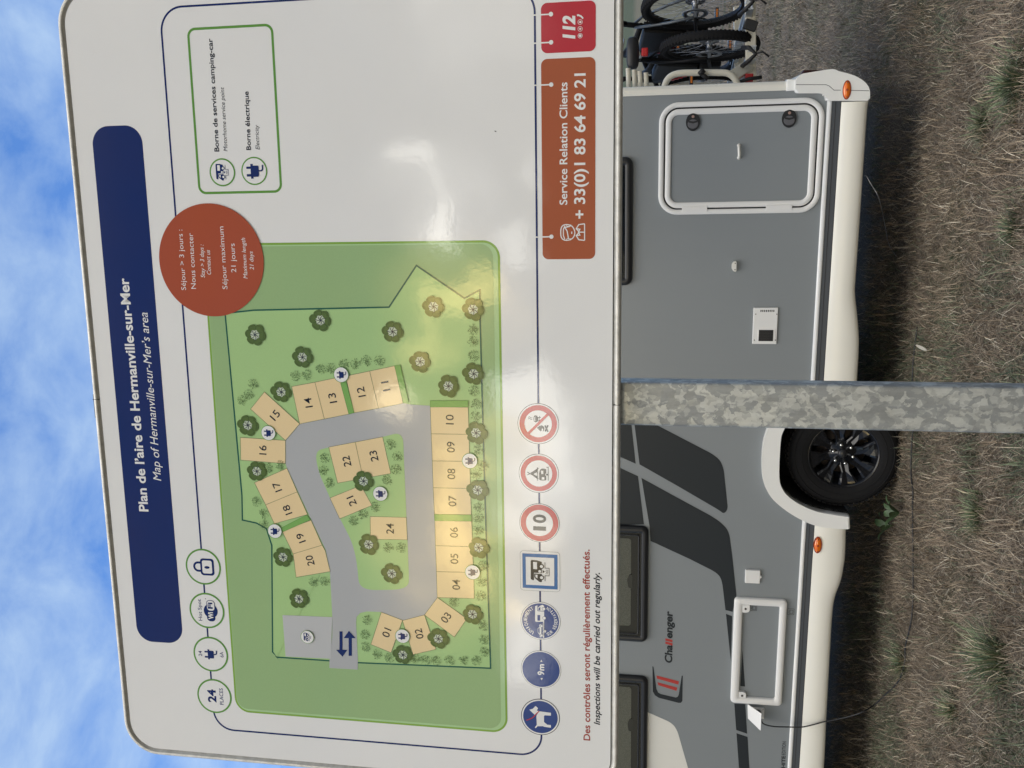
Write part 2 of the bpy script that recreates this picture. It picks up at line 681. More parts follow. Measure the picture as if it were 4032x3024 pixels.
def zinc_fn(N, b):
    oc = obj_coord(N)
    mp = N.new('ShaderNodeMapping')
    mp.inputs['Scale'].default_value = (1.0, 1.0, 0.8)
    N.link(oc, mp.inputs[0])
    nz = N.new('ShaderNodeTexNoise')
    nz.inputs['Scale'].default_value = 38
    nz.inputs['Detail'].default_value = 4
    nz.inputs['Roughness'].default_value = 0.6
    N.link(mp.outputs[0], nz.inputs['Vector'])
    ad = N.new('ShaderNodeVectorMath', operation='MULTIPLY_ADD')
    N.link(nz.outputs['Color'], ad.inputs[0])
    ad.inputs[1].default_value = (0.028, 0.028, 0.028)
    N.link(mp.outputs[0], ad.inputs[2])

    def cells(scale):
        vo = N.new('ShaderNodeTexVoronoi')
        vo.inputs['Scale'].default_value = scale
        N.link(ad.outputs[0], vo.inputs['Vector'])
        s = N.new('ShaderNodeSeparateColor')
        N.link(vo.outputs['Color'], s.inputs[0])
        return s.outputs
    a, c = cells(74), cells(130)
    v = N.math('ADD', N.math('MULTIPLY', a[0], 0.6), N.math('MULTIPLY', c[1], 0.4))
    col = N.ramp(v, [(0.0, (0.31, 0.325, 0.325)), (0.40, (0.34, 0.355, 0.355)), (0.47, (0.385, 0.40, 0.395)), (0.56, (0.43, 0.445, 0.435)), (0.63, (0.52, 0.535, 0.515)), (0.85, (0.58, 0.595, 0.57))], 'LINEAR')
    mp2 = N.new('ShaderNodeMapping')
    mp2.inputs['Scale'].default_value = (60, 60, 5)
    N.link(oc, mp2.inputs[0])
    streak = N.ramp(N.noise(mp2.outputs[0], 1.0, 5, 0.65), [(0.3, 0.88), (0.6, 1.05)])
    stain = N.ramp(N.noise(oc, 11, 5, 0.65), [(0.3, 0.90), (0.62, 1.05)])
    N.link(N.mix(1.0, N.mix(1.0, col, streak, 'MULTIPLY'), stain, 'MULTIPLY'), b.inputs['Base Color'])
    N.link(N.ramp(a[1], [(0, 0.42), (1, 0.62)]), b.inputs['Roughness'])
    bump(N, b, N.math('ADD', N.math('MULTIPLY', v, 0.4), N.noise(oc, 300, 3)), 0.12, 0.001)


ZINC = mat('galvanised steel', (0.5, 0.5, 0.5), 0.5, 0.55, fn=zinc_fn)
PF = 0.032
pl = 0.5 * (U(2449, 1673, PF)[0] + U(3593, 1700, PF)[0])
pr = 0.5 * (U(2449, 1505, PF)[0] + U(3593, 1519.5, PF)[0])
mb = MB()
bm = bmesh.new()
vv = [bm.verts.new((x, y, z)) for x in (pl, pr) for y in (PF, PF + 0.05) for z in (-0.3, vt - 0.06)]
for q in ((0, 1, 3, 2), (4, 6, 7, 5), (0, 4, 5, 1), (2, 3, 7, 6), (0, 2, 6, 4), (1, 5, 7, 3)):
    bm.faces.new([vv[i] for i in q])
bmesh.ops.bevel(bm, geom=[e for e in bm.edges if abs((e.verts[0].co - e.verts[1].co).z) > 1], offset=0.0045, segments=4, affect='EDGES', profile=0.5)
mb.take(bm, ZINC)
post = mb.build('post', board)
for z in (vb + 0.12, vt - 0.16):
    mb = MB()
    mb.box(pl - 0.05, pr + 0.05, 0.0286, 0.0318, z - 0.02, z + 0.02, ALU)
    mb.build('clamp', board)

# title banner
bx = box_of(cC, (720, 838), cA, (430, 821), cB, (407, 830), cB, (720, 830))
mb = MB()
mb.flat(rrect(*bx, 0.034, 12), 1, NAVY)
banner = mb.build('title_banner', board)
mb = MB()
txt(mb, 'Plan de l’aire de Hermanville-sur-Mer', cQ, (320.5, 1105), cB, (507, 240), 19.5, WHITE, 2, 0.024)
mb.build('title_lettering', banner)
mb = MB()
txt(mb, 'Map of Hermanville-sur-Mer’s area', cB, (722, 1565), cB, (632, 465), 50, WHITE, 2, 0.0, SHEAR)
mb.build('title_lettering', banner)

# blue keyline round the artwork
KD = BOARD_D / 1.3
kx0, kx1, kz1, kz0 = -0.5909058 * KD, 0.5466058 * KD, 0.7284678 * KD + CAM_H, 0.1792617 * KD + CAM_H
mb = MB()
kt = 0.0036
mb.ring(rrect(kx0 - kt / 2, kx1 + kt / 2, kz0 - kt / 2, kz1 + kt / 2, 0.044, 12), rrect(kx0 + kt / 2, kx1 - kt / 2, kz0 + kt / 2, kz1 - kt / 2, 0.044 - kt, 12), 1, NAVY)
mb.build('keyline', board)


# ---- pictograms
def unit(c, r, flip=False):
    """unit drawing coordinates (right, up) about c"""
    return lambda x, z: (c[0] + x * r, c[1] + z * r)


def draw_plug(mb, c, r, lay, material):
    g = unit(c, r)
    for x0, x1 in ((0.155, 0.32), (-0.39, -0.21)):
        mb.flat(smooth_poly([g(x0, 0.60), g(x1, 0.60), g(x1, 0.24), g(x0, 0.24)], 0.05 * r, 4), lay, material)
    mb.flat([g(-0.54, 0.27), g(0.5, 0.27), g(0.5, 0.08), g(-0.54, 0.08)], lay + 1, material)
    mb.flat(smooth_poly([g(-0.42, 0.12), g(0.38, 0.12), g(0.38, -0.36), g(-0.42, -0.36)], [0, 0, 0.12 * r, 0.12 * r], 5), lay + 2, material)
    mb.stroke([g(0, -0.3), g(0, -0.5), g(0.02, -0.58), g(0.09, -0.64), g(0.2, -0.66), g(0.42, -0.66)], 0.1 * r, lay + 3, material)


def draw_service(mb, c, r, lay, ink, bg):
    """motorhome emptying into a drain; r = half the symbol's width"""
    def h(x, y):
        return (c[0] - (y - 828) / 165 * r, c[1] - (x - 588) / 165 * r)
    H = lambda pts: [h(*p) for p in pts]
    mb.flat(H([(457, 680), (465, 665), (545, 667), (612, 687), (612, 850), (500, 850), (500, 955), (490, 962), (455, 945)]), lay, ink)
    mb.flat(H([(490, 690), (545, 692), (545, 797), (490, 795)]), lay + 1, bg)
    mb.flat(H([(505, 862), (612, 862), (612, 975), (598, 985), (572, 978), (512, 928), (505, 910)]), lay, ink)
    mb.flat(H([(520, 875), (550, 878), (550, 930), (522, 912)]), lay + 1, bg)
    for y in (752, 915):
        mb.flat(circ(h(608, y), 35 / 165 * r, 28), lay + 2, ink)
        mb.flat(circ(h(608, y), 22 / 165 * r, 24), lay + 3, bg)
    mb.flat(circ(h(582, 825), 20 / 165 * r, 20), lay + 2, bg)
    mb.flat(H([(622, 803), (622, 851), (656, 828)]), lay, ink)
    mb.stroke(H([(656, 690), (656, 775), (714, 775), (714, 885), (656, 885), (656, 965)]), 8 / 165 * r, lay + 1, ink)
    for x in (672, 690):
        mb.stroke([h(x + 6 * math.sin(i * 1.05), 797 + i * 5.5) for i in range(13)], 5 / 165 * r, lay + 1, ink)


def disc_badge(name, fn, ext, edge, ew, fill, parent=board, lay=2):
    """round badge from its left, right, top and bottom edges in a crop (image x0, x1, y0, y1)"""
    a, b = fn(ext[0], (ext[2] + ext[3]) / 2), fn(ext[1], (ext[2] + ext[3]) / 2)
    d, e = fn((ext[0] + ext[1]) / 2, ext[2]), fn((ext[0] + ext[1]) / 2, ext[3])
    c = ((d[0] + e[0]) / 2, (a[1] + b[1]) / 2)
    r = ((d[0] - e[0]) + (a[1] - b[1])) / 4
    mb = MB()
    mb.flat(circ(c, r, 72), lay, edge)
    mb.flat(circ(c, r * (1 - ew), 72), lay + 1, fill)
    return mb, c, r


# top row
mb, c, r = disc_badge('x', cC, (883, 1111, 226, 461), GREEN, 0.095, WHITE)
g = unit(c, r)
bd = rrect(c[0] - 0.47 * r, c[0] + 0.47 * r, c[1] - 0.62 * r, c[1] + 0.16 * r, 0.17 * r)
mb.flat(bd, 4, NAVY)
mb.flat(rrect(c[0] - 0.36 * r, c[0] + 0.36 * r, c[1] - 0.50 * r, c[1] + 0.05 * r, 0.10 * r), 5, WHITE)
mb.flat(circ(g(-0.02, -0.22), 0.075 * r, 24, 0.15 * r), 6, NAVY)
mb.stroke([g(-0.23, 0.14), g(-0.23, 0.26)] + [g(-0.23 * math.cos(a), 0.28 + 0.23 * math.sin(a)) for a in np.linspace(0.1, PI - 0.1, 14)] + [g(0.23, 0.26), g(0.23, 0.14)], 0.115 * r, 4, NAVY)
mb.build('padlock_pictogram', board)

mb, c, r = disc_badge('x', cC, (908, 1134, 514, 745), GREEN, 0.095, WHITE)
txt(mb, 'Hot Spot', cC, (991, 696), cC, (981, 556), 23, NAVY, 4, 0.004)
# the hot-spot emblem: dark lozenge pair with white and dark lettering
mb.flat(circ(cC(1046, 632), 0.40 * r, 40), 4, NAVY)
w0, w1 = cC(1052, 700), cC(1043, 563)
mb.flat(rrect(w0[0], w1[0] - 0.1 * r, w0[1] - 0.235 * r, w0[1] + 0.245 * r, 0.2 * r), 5, NAVY)
mb.flat(rrect(cC(1042, 632)[0], w1[0] + 0.01 * r, w1[1] - 0.245 * r, w1[1] + 0.245 * r, 0.19 * r), 6, NAVY)
mb.flat(rrect(cC(1042, 629)[0], w1[0] - 0.02 * r, w1[1] - 0.21 * r, w1[1] + 0.21 * r, 0.16 * r), 7, WHITE)
txt(mb, 'Wi', cC, (1064, 686), cC, (1060, 640), 31, WHITE, 8, 0.035)
txt(mb, 'Fi', cC, (1059, 618), cC, (1056, 577), 31, NAVY, 8, 0.035)
mb.flat(rrect(*box_of(cC, (1011, 556), cC, (1011, 549), cC, (1010, 552), cC, (1014, 552)), 0.0002), 4, NAVY)
mb.build('hotspot_pictogram', board)

mb, c, r = disc_badge('x', cC, (933, 1159, 802, 1027), GREEN, 0.095, WHITE)
draw_plug(mb, (c[0], c[1] + 0.02 * r), r * 0.55, 4, NAVY)
txt(mb, '24', cC, (990, 928), cC, (987, 893), 22, NAVY, 4, 0.006)
txt(mb, '6A', cC, (1130, 936), cC, (1127, 900), 22, NAVY, 4, 0.006)
mb.build('plug_pictogram', board)

mb, c, r = disc_badge('x', cC, (959, 1181, 1077, 1299), GREEN, 0.095, WHITE)
txt(mb, '24', cC, (1082, 1230), cC, (1075, 1146), 52, NAVY, 4, 0.035)
txt(mb, 'PLACES', cC, (1130, 1246), cC, (1124, 1138), 23, NAVY, 4, 0.008)
mb.build('capacity_pictogram', board)

# bottom row
mb, c, r = disc_badge('x', cG, (245, 693, 242, 687), INK, 0.022, WHITE)
mb.flat(circ(c, r * 0.91, 72), 4, SIGNR)
mb.flat(circ(c, r * 0.66, 72), 5, WHITE)
G = lambda pts: [cG(*p) for p in pts]
mb.flat(circ(cG(438, 412), 0.17 * r, 30, 0.10 * r), 6, INK)
mb.flat(G([(440, 372), (440, 452), (458, 445), (468, 425), (468, 400), (458, 380)]), 7, INK)
mb.stroke(G([(433, 388), (433, 436)]), 0.03 * r, 7, WHITE)
mb.stroke(G([(424, 392), (424, 432)]), 0.02 * r, 7, WHITE)
for a in (395, 428):
    mb.stroke(G([(466, a + 4), (497, a)]), 0.03 * r, 6, INK)
mb.stroke(G([(484, 380), (480, 400), (482, 432)]), 0.025 * r, 7, INK)
for q in (395, 412):
    mb.stroke(G([(404 - i * 5, q + 7 * math.sin(i * 0.75)) for i in range(10)]), 0.022 * r, 6, INK)
mb.flat(G([(455, 510), (480, 490), (500, 482), (520, 487), (533, 500), (537, 520), (528, 545), (518, 545), (522, 525), (514, 512), (505, 520), (508, 535), (498, 548), (478, 535), (468, 520)]), 6, INK)
mb.stroke(G([(575, 480), (545, 548)]), 0.075 * r, 6, INK)
mb.stroke(G([(542, 482), (575, 552)]), 0.075 * r, 7, INK)
dd = (Vector(cG(368, 570)) - Vector(cG(572, 368))).normalized()
mb.stroke([Vector(c) - dd * r * 0.69, Vector(c) + dd * r * 0.69], 0.125 * r, 8, SIGNR)
mb.build('no_fire_pictogram', board)

mb, c, r = disc_badge('x', cG, (258, 692, 792, 1218), INK, 0.022, WHITE)
mb.flat(circ(c, r * 0.91, 72), 4, SIGNR)
mb.flat(circ(c, r * 0.67, 72), 5, WHITE)
mb.flat(G([(375, 1003), (462, 955), (462, 1068)]), 6, INK)
mb.flat(G([(418, 1010), (458, 990), (458, 1035)]), 7, WHITE)
mb.stroke(G([(350, 990), (472, 1062)]), 0.03 * r, 7, INK)
mb.stroke(G([(352, 1022), (472, 948)]), 0.03 * r, 8, INK)
mb.stroke(G([(460, 938), (460, 1082)]), 0.022 * r, 9, INK)
mb.flat(smooth_poly(G([(480, 1075), (478, 1000), (490, 960), (510, 952), (556, 955), (556, 1082), (505, 1082)]), 0.06 * r, 4), 6, INK)
mb.flat(rrect(*box_of(cG, (512, 1012), cG, (512, 974), cG, (500, 990), cG, (525, 990)), 0.02 * r), 7, WHITE)
mb.flat(rrect(*box_of(cG, (512, 1072), cG, (512, 1045), cG, (507, 1058), cG, (535, 1058)), 0.02 * r), 7, WHITE)
mb.flat(circ(cG(562, 1018), 0.075 * r, 24), 7, WHITE)
mb.flat(circ(cG(565, 1018), 0.05 * r, 24), 8, INK)
mb.stroke(G([(578, 932), (578, 1083)]), 0.03 * r, 7, INK)
mb.stroke(G([(558, 937), (578, 942)]), 0.03 * r, 8, INK)
mb.build('no_camping_pictogram', board)

mb, c, r = disc_badge('x', cH, (319, 839, -62, 450), INK, 0.022, WHITE)
mb.flat(circ(c, r * 0.94, 72), 4, SIGNR)
mb.flat(circ(c, r * 0.67, 72), 5, WHITE)
txt(mb, '1', cH, (658, 297), cH, (658, 243), 160, INK, 6, 0.03)
txt(mb, '0', cH, (658, 198), cH, (658, 87), 163, INK, 6, 0.03)
mb.build('speed_limit_pictogram', board)

mb = MB()
x0, x1, z0, z1 = box_of(cH, (590, 1086), cH, (590, 566), cH, (326, 820), cH, (847, 830))
mb.flat(rrect(x0, x1, z0, z1, 0.0065), 2, GREYL)
mb.flat(rrect(x0 + 0.0006, x1 - 0.0006, z0 + 0.0006, z1 - 0.0006, 0.006), 3, WHITE)
a, w = (z1 - z0), (x1 - x0)
mb.flat(rrect(x0 + 0.065 * w, x1 - 0.065 * w, z0 + 0.06 * a, z1 - 0.06 * a, 0.0006), 4, SIGNC)
mb.flat(rrect(x0 + 0.15 * w, x1 - 0.15 * w, z0 + 0.145 * a, z1 - 0.145 * a, 0.0004), 5, WHITE)
draw_service(mb, (cH(588, 828)), 165 * sH / F_PX * 1.0 * BOARD_D * 0.985, 6, INK, WHITE)
mb.build('service_point_pictogram', board)

mb, c, r = disc_badge('x', cH, (333, 853, 1226, 1721), INK, 0.014, WHITE)
mb.flat(circ(c, r * 0.925, 72), 4, SIGNB)
Hh = lambda pts: [cH(*p) for p in pts]
mb.flat(Hh([(522, 1280), (552, 1272), (552, 1345), (640, 1352), (640, 1485), (530, 1485), (522, 1470)]), 5, WHITE)
mb.flat(Hh([(558, 1300), (600, 1268), (625, 1262), (640, 1285), (640, 1344), (558, 1338)]), 5, WHITE)
mb.flat(Hh([(565, 1310), (590, 1290), (590, 1335), (565, 1333)]), 6, SIGNB)
mb.flat(Hh([(552, 1395), (588, 1395), (588, 1470), (552, 1470)]), 6, SIGNB)
mb.stroke(Hh([(634, 1480), (634, 1660)]), 0.05 * r, 7, WHITE)
for y, x in ((1314, 636), (1434, 642), (1605, 648)):
    mb.flat(circ(cH(x, y), 0.09 * r, 24), 8, SIGNB)
    mb.flat(circ(cH(x, y), 0.075 * r, 24), 9, WHITE)
Ii = lambda pts: [cI(*p) for p in pts]
mb.flat(Ii([(555, 75), (580, 60), (575, 30), (605, 15), (605, 195), (583, 190), (583, 165), (557, 130)]), 7, WHITE)
mb.flat(Ii([(562, 78), (580, 70), (582, 148), (562, 125)]), 8, SIGNB)
mb.stroke(Ii([(632, 10), (632, 200)]), 0.07 * r, 7, WHITE)
for y in (45, 168):
    mb.flat(circ(cI(606, y), 0.075 * r, 24), 9, SIGNB)
    mb.flat(circ(cI(606, y), 0.06 * r, 24), 10, WHITE)
mb.flat(circ(cI(648, 108), 0.06 * r, 24), 9, WHITE)


def arc_text(mb, s, c, rad, a0, a1, cap, material, lay, bold, inward):
    n = len(s)
    for i, ch in enumerate(s):
        if ch == ' ':
            continue
        a = a0 + (a1 - a0) * (i + 0.5) / n
        rr = rad
        P = (c[0] + rr * math.sin(a), c[1] + rr * math.cos(a))
        d = (math.cos(a), -math.sin(a)) if not inward else (-math.cos(a), math.sin(a))
        wch = abs(a1 - a0) / n * rr * (0.35 if ch == 'I' else 0.82)
        lettering_at(mb, ch, P, d, wch, cap, material, lay, bold)


arc_text(mb, 'UNIQUEMENT', c, 0.76 * r, math.radians(-62), math.radians(62), 0.17 * r, WHITE, 5, 0.012, False)
arc_text(mb, 'SUR RÉSERVATION', c, 0.77 * r, math.radians(180 + 66), math.radians(180 - 66), 0.16 * r, WHITE, 5, 0.012, True)
mb.build('reservation_pictogram', board)

mb, c, r = disc_badge('x', cI, (340, 858, 367, 862), INK, 0.014, WHITE)
mb.flat(circ(c, r * 0.93, 72), 4, SIGNB)
txt(mb, '9', cI, (638, 692), cI, (638, 640), 84, WHITE, 5, 0.03)
txt(mb, 'm', cI, (638, 630), cI, (638, 546), 78, WHITE, 5, 0.03)
mb.flat(Ii([(594, 727), (622, 726), (608, 757)]), 5, WHITE)
mb.flat(Ii([(590, 515), (618, 514), (603, 486)]), 5, WHITE)
mb.build('length_limit_pictogram', board)

mb, c, r = disc_badge('x', cI, (338, 845, 1000, 1471), INK, 0.035, WHITE)
mb.flat(circ(c, r * 0.89, 72), 4, SIGNB)
mb.flat(Ii([(540, 1215), (575, 1160), (728, 1180), (728, 1217), (650, 1213), (638, 1222), (638, 1300), (680, 1335), (728, 1340), (728, 1376), (635, 1362), (628, 1355), (555, 1355), (530, 1380), (518, 1372), (545, 1335), (538, 1235)]), 5, WHITE)
mb.flat(Ii([(446, 1140), (490, 1128), (528, 1090), (560, 1120), (545, 1150), (572, 1158), (520, 1210)]), 5, WHITE)
mb.stroke(Ii([(575, 1158), (520, 1210)]), 0.05 * r, 6, SIGNR)
mb.stroke(Ii([(525, 1205), (495, 1240), (460, 1258), (410, 1277)]), 0.045 * r, 7, SIGNR)
mb.build('dog_pictogram', board)

# warning lines
mb = MB()
txt(mb, 'Des contrôles seront régulièrement effectués.', cI, (1239, 1546), cH, (1231, 542), 86, REDT, 2, 0.018)
mb.build('inspection_lettering', board)
mb = MB()
txt(mb, 'Inspections will be carried out regularly.', cI, (1367, 1342), cH, (1365, 846), 78, INK, 2, 0.018, SHEAR)
mb.build('inspection_lettering', board)

# legend box
bx = box_of(cA, (1250, 1264), cA, (1200, 166), cA, (925, 700), cA, (1482, 700))
mb = MB()
q = 0.0045
mb.ring(rrect(*bx, 0.0155), rrect(bx[0] + q, bx[1] - q, bx[2] + q, bx[3] - q, 0.011), 1, GREEN)
legend = mb.build('legend_box', board)
mb = MB()
txt(mb, 'Borne de services camping-car', cA, (1100, 990), cA, (1055, 251), 30, INK, 2, 0.018)
mb.build('legend_lettering', legend)
mb = MB()
txt(mb, 'Motorhome service point', cA, (1155, 988), cA, (1131, 569), 26, INK, 2, 0.0, SHEAR)
mb.build('legend_lettering', legend)
mb = MB()
txt(mb, 'Borne électrique', cA, (1308, 980), cA, (1291, 597), 30, INK, 2, 0.018)
mb.build('legend_lettering', legend)
mb = MB()
txt(mb, 'Electricity', cA, (1364, 977), cA, (1356, 815), 25, INK, 2, 0.0, SHEAR)
mb.build('legend_lettering', legend)
mb, c, r = disc_badge('x', cA, (1038, 1205, 1033, 1218), GREEN, 0.11, WHITE)
draw_service(mb, c, r * 0.62, 4, NAVY, WHITE)
mb.build('service_pictogram', legend)
mb, c, r = disc_badge('x', cA, (1246, 1414, 1023, 1210), GREEN, 0.10, WHITE)
draw_plug(mb, c, r, 4, NAVY)
mb.build('plug_pictogram', legend)


# ---- the printed map
bx = box_of(cC, (1500, 1313), cD, (700, 1577), cB, (1065, 1075), cH, (128, 700))
mb = MB()
mb.flat(rrect(*bx, 0.031, 12), 1, EDGEG)
q = 0.0040
mb.flat(rrect(bx[0] + q, bx[1] - q, bx[2] + q, bx[3] - q, 0.027, 12), 2, PALEG)
mb.flat(rrect(bx[0] + 2 * q, bx[1] - 1.6 * q, bx[2] + 3.2 * q, bx[3] - 1.2 * q, 0.024, 12), 3, MAPG)
printed = mb.build('printed_map', board)

Fm = lambda pts: [cF(*p) for p in pts]
Em = lambda pts: [cE(*p) for p in pts]
Bm = lambda pts: [cB(*p) for p in pts]
site = Bm([(1140, 470), (1250, 1659)]) + [cC(*p) for p in ((1253, 38), (1345, 58), (1410, 95), (1445, 205), (1450, 900), (1480, 937))] + Fm([(150, 1637)]) + [cQ(*p) for p in ((713, 1427), (773, 1431), (1060, 1443), (1047, 1050))] + Em([(1478, 520), (1475, 318), (1375, 372), (1062, 158), (883, 430), (0, 450)])
mb = MB()
mb.flat(site, 4, SITEG)
mb.build('site_lawn', printed)
gate0, gate1 = cQ(713, 1427), cQ(773, 1431)
i0 = [i for i, p in enumerate(site) if (Vector(p) - Vector(gate0)).length < 1e-9][0]
loop = site[i0 + 1:] + site[:i0 + 1]
mb = MB()
mb.stroke(loop, 0.0030, 5, BOUND)
mb.build('site_boundary', printed)

road = Fm([(513, 1375), (498, 1080), (470, 935), (365, 715), (218, 403), (208, 375), (208, 222), (300, 113), (875, 0)]) + Em([(975, 1058), (1030, 1066), (1153, 1074)]) + Fm([(1165, 180), (1180, 700), (1198, 1247), (1115, 1360), (970, 1397), (833, 1342), (740, 1338), (695, 1348), (671, 1375), (668, 1410), (680, 1659), (678, 1718), (494, 1708), (495, 1648), (513, 1500)])
mb = MB()
mb.flat(road, 6, ROAD)
mb.build('road', printed)
mb = MB()
mb.flat(Fm([(188, 1362), (513, 1375), (503, 1647), (208, 1632)]), 7, APRON)
mb.build('service_apron', printed)
isl = smooth_poly(Fm([(400, 290), (487, 268), (843, 198), (975, 165), (980, 320), (1013, 1080), (1013, 1195), (690, 1200), (678, 1060), (665, 975), (640, 880), (565, 735), (498, 597), (420, 420)]), [0.03, 0.002, 0.002, 0.05, 0.02, 0.05, 0.035, 0.035, 0.02, 0.02, 0.02, 0.02, 0.01, 0.02], 8)
mb = MB()
mb.flat(isl, 7, SITEG)
mb.build('island', printed)

PITCHES = [
    ('01', cF, [(833, 1342), (972, 1395), (897, 1607), (765, 1553)], (868, 1476), (68, -211)),
    ('02', cF, [(972, 1397), (1115, 1360), (1190, 1585), (1040, 1620)], (1080, 1483), (-55, -225)),
    ('03', cF, [(1115, 1360), (1200, 1247), (1392, 1385), (1310, 1505)], (1256, 1378), (82, -110)),
    ('04', cF, [(1193, 1078), (1435, 1083), (1440, 1253), (1198, 1247)], (1322, 1163), (-2, -169)),
    ('05', cF, [(1187, 908), (1428, 915), (1435, 1083), (1193, 1078)], (1310, 994), (-2, -169)),
    ('06', cF, [(1182, 745), (1423, 748), (1428, 915), (1187, 908)], (1307, 822), (-2, -169)),
    ('07', cF, [(1172, 530), (1415, 535), (1421, 708), (1180, 705)], (1297, 617), (-2, -169)),
    ('08', cF, [(1166, 355), (1410, 358), (1415, 535), (1172, 530)], (1290, 440), (-2, -169)),
    ('09', cF, [(1159, 178), (1405, 182), (1410, 358), (1166, 355)], (1287, 265), (-2, -169)),
    ('10', cF, [(1153, 2), (1400, 5), (1405, 182), (1159, 178)], (1280, 85), (-2, -169)),
    ('11', cE, [(757, 847), (920, 813), (975, 1057), (815, 1090)], (862, 945), (-55, -244)),
    ('12', cE, [(600, 880), (757, 847), (815, 1090), (655, 1120)], (702, 983), (-55, -244)),
    ('13', cE, [(400, 920), (565, 885), (622, 1128), (462, 1160)], (515, 1023), (-55, -244)),
    ('14', cE, [(248, 948), (400, 920), (462, 1160), (300, 1192)], (357, 1053), (-50, -244)),
    ('15', cB, [(1397, 983), (1628, 1192), (1535, 1300), (1307, 1095)], (1467, 1135), (90, -112)),
    ('16', cB, [(1240, 1280), (1535, 1300), (1535, 1451), (1243, 1428)], (1387, 1362), (-3, -150)),
    ('17', cF, [(5, 497), (218, 403), (285, 557), (78, 642)], (153, 525), (-67, -154)),
    ('18', cF, [(78, 642), (285, 557), (352, 705), (135, 765)], (220, 675), (-67, -154)),
    ('19', cF, [(185, 812), (375, 742), (447, 905), (258, 962)], (308, 858), (-67, -154)),
    ('20', cF, [(258, 962), (447, 905), (467, 940), (500, 1077), (277, 1115)], (368, 1005), (-40, -140)),
    ('21', cF, [(498, 597), (700, 515), (773, 645), (562, 733)], (640, 617), (-64, -136)),
    ('22', cF, [(490, 265), (663, 232), (715, 470), (548, 500)], (608, 357), (-53, -235)),
    ('23', cF, [(663, 232), (842, 198), (895, 437), (715, 470)], (785, 323), (-53, -235)),
    ('24', cF, [(760, 718), (997, 724), (1003, 870), (763, 866)], (890, 797), (-2, -150)),
]
for num, fn, pts, ctr, d in PITCHES:
    mb = MB()
    P = [fn(*p) for p in pts]
    mb.flat(P, 8, TAN)
    mb.stroke(P, 0.0007, 9, LINE, closed=True)
    C0 = fn(*ctr)
    D0 = Vector(fn(ctr[0] + d[0] * 0.1, ctr[1] + d[1] * 0.1)) - Vector(C0)
    wd = 0.0205 if '1' not in num else 0.0185
    lettering_at(mb, num, C0, D0, wd, 0.0146, INK, 10, 0.004)
    mb.build('pitch', printed)

for pts in ([(180, 792), (345, 708), (372, 738), (190, 818)], [(1180, 703), (1422, 707), (1423, 748), (1182, 745)]):
    P = Fm(pts)
    mb = MB()
    mb.flat(P, 11, HEDGEM)
    mb.stroke(P, 0.0008, 12, HEDGEM2, closed=True)
    mb.build('hedge_symbol', printed)
for pts in ([(568, 925), (605, 920), (656, 1118), (622, 1128)], [(920, 812), (957, 807), (1013, 1050), (978, 1055)], [(1153, 1040), (1400, 1040), (1400, 1081), (1153, 1081)]):
    P = Em(pts)
    mb = MB()
    mb.flat(P, 11, HEDGEM)
    mb.stroke(P, 0.0008, 12, HEDGEM2, closed=True)
    mb.build('hedge_symbol', printed)

BUSHES = [(cF, p) for p in ((65, 700), (70, 770), (20, 620), (95, 400), (175, 385), (465, 335), (455, 415), (497, 497), (895, 245), (940, 328), (930, 410), (873, 480), (655, 745), (715, 703), (797, 655), (880, 920), (963, 920), (393, 1145), (465, 1140), (742, 1393), (727, 1487), (732, 1567), (805, 1617), (1055, 1645), (1120, 1655), (1190, 1657), (1280, 1657), (1370, 1657), (1455, 1657), (1310, 1275), (1490, 1145), (1485, 1235), (1499, 1040), (1468, 807), (1470, 730), (1470, 655), (1452, 440), (1500, 385), (1465, 280), (1450, 65), (1452, -15), (1500, 1430), (1505, 1520), (1510, 1600), (885, 1640))]
BUSHES += [(cE, p) for p in ((1433, 575), (1430, 655), (1435, 745), (1440, 975), (275, 877), (350, 870), (440, 835), (505, 830), (590, 800), (665, 800), (735, 780), (822, 780))]
BUSHES += [(cB, p) for p in ((1325, 932), (1297, 1000), (1255, 1040))]
for fn, p in BUSHES:
    c = fn(*p)
    r = 0.0105
    mb = MB()
    vs, fs = [], []
    for i in range(90):
        a, q = random.random() * 2 * PI, r * (random.random() ** 0.62)
        x, z = c[0] + q * math.cos(a), c[1] + q * math.sin(a)
        t = a + random.uniform(-0.9, 0.9)
        L, w = random.uniform(0.0009, 0.0017), random.uniform(0.0003, 0.00055)
        dx, dz = math.cos(t), math.sin(t)
        y = -(12.2 * LAY + i * 1.5e-6)
        k = len(vs)
        vs += [(x - dx * L, y, z - dz * L), (x + dz * w, y, z - dx * w), (x + dx * L, y, z + dz * L), (x - dz * w, y, z + dx * w)]
        fs.append([k, k + 1, k + 2, k + 3])
    mb.add(vs, fs, BUSHM)
    mb.build('bush_symbol', printed)

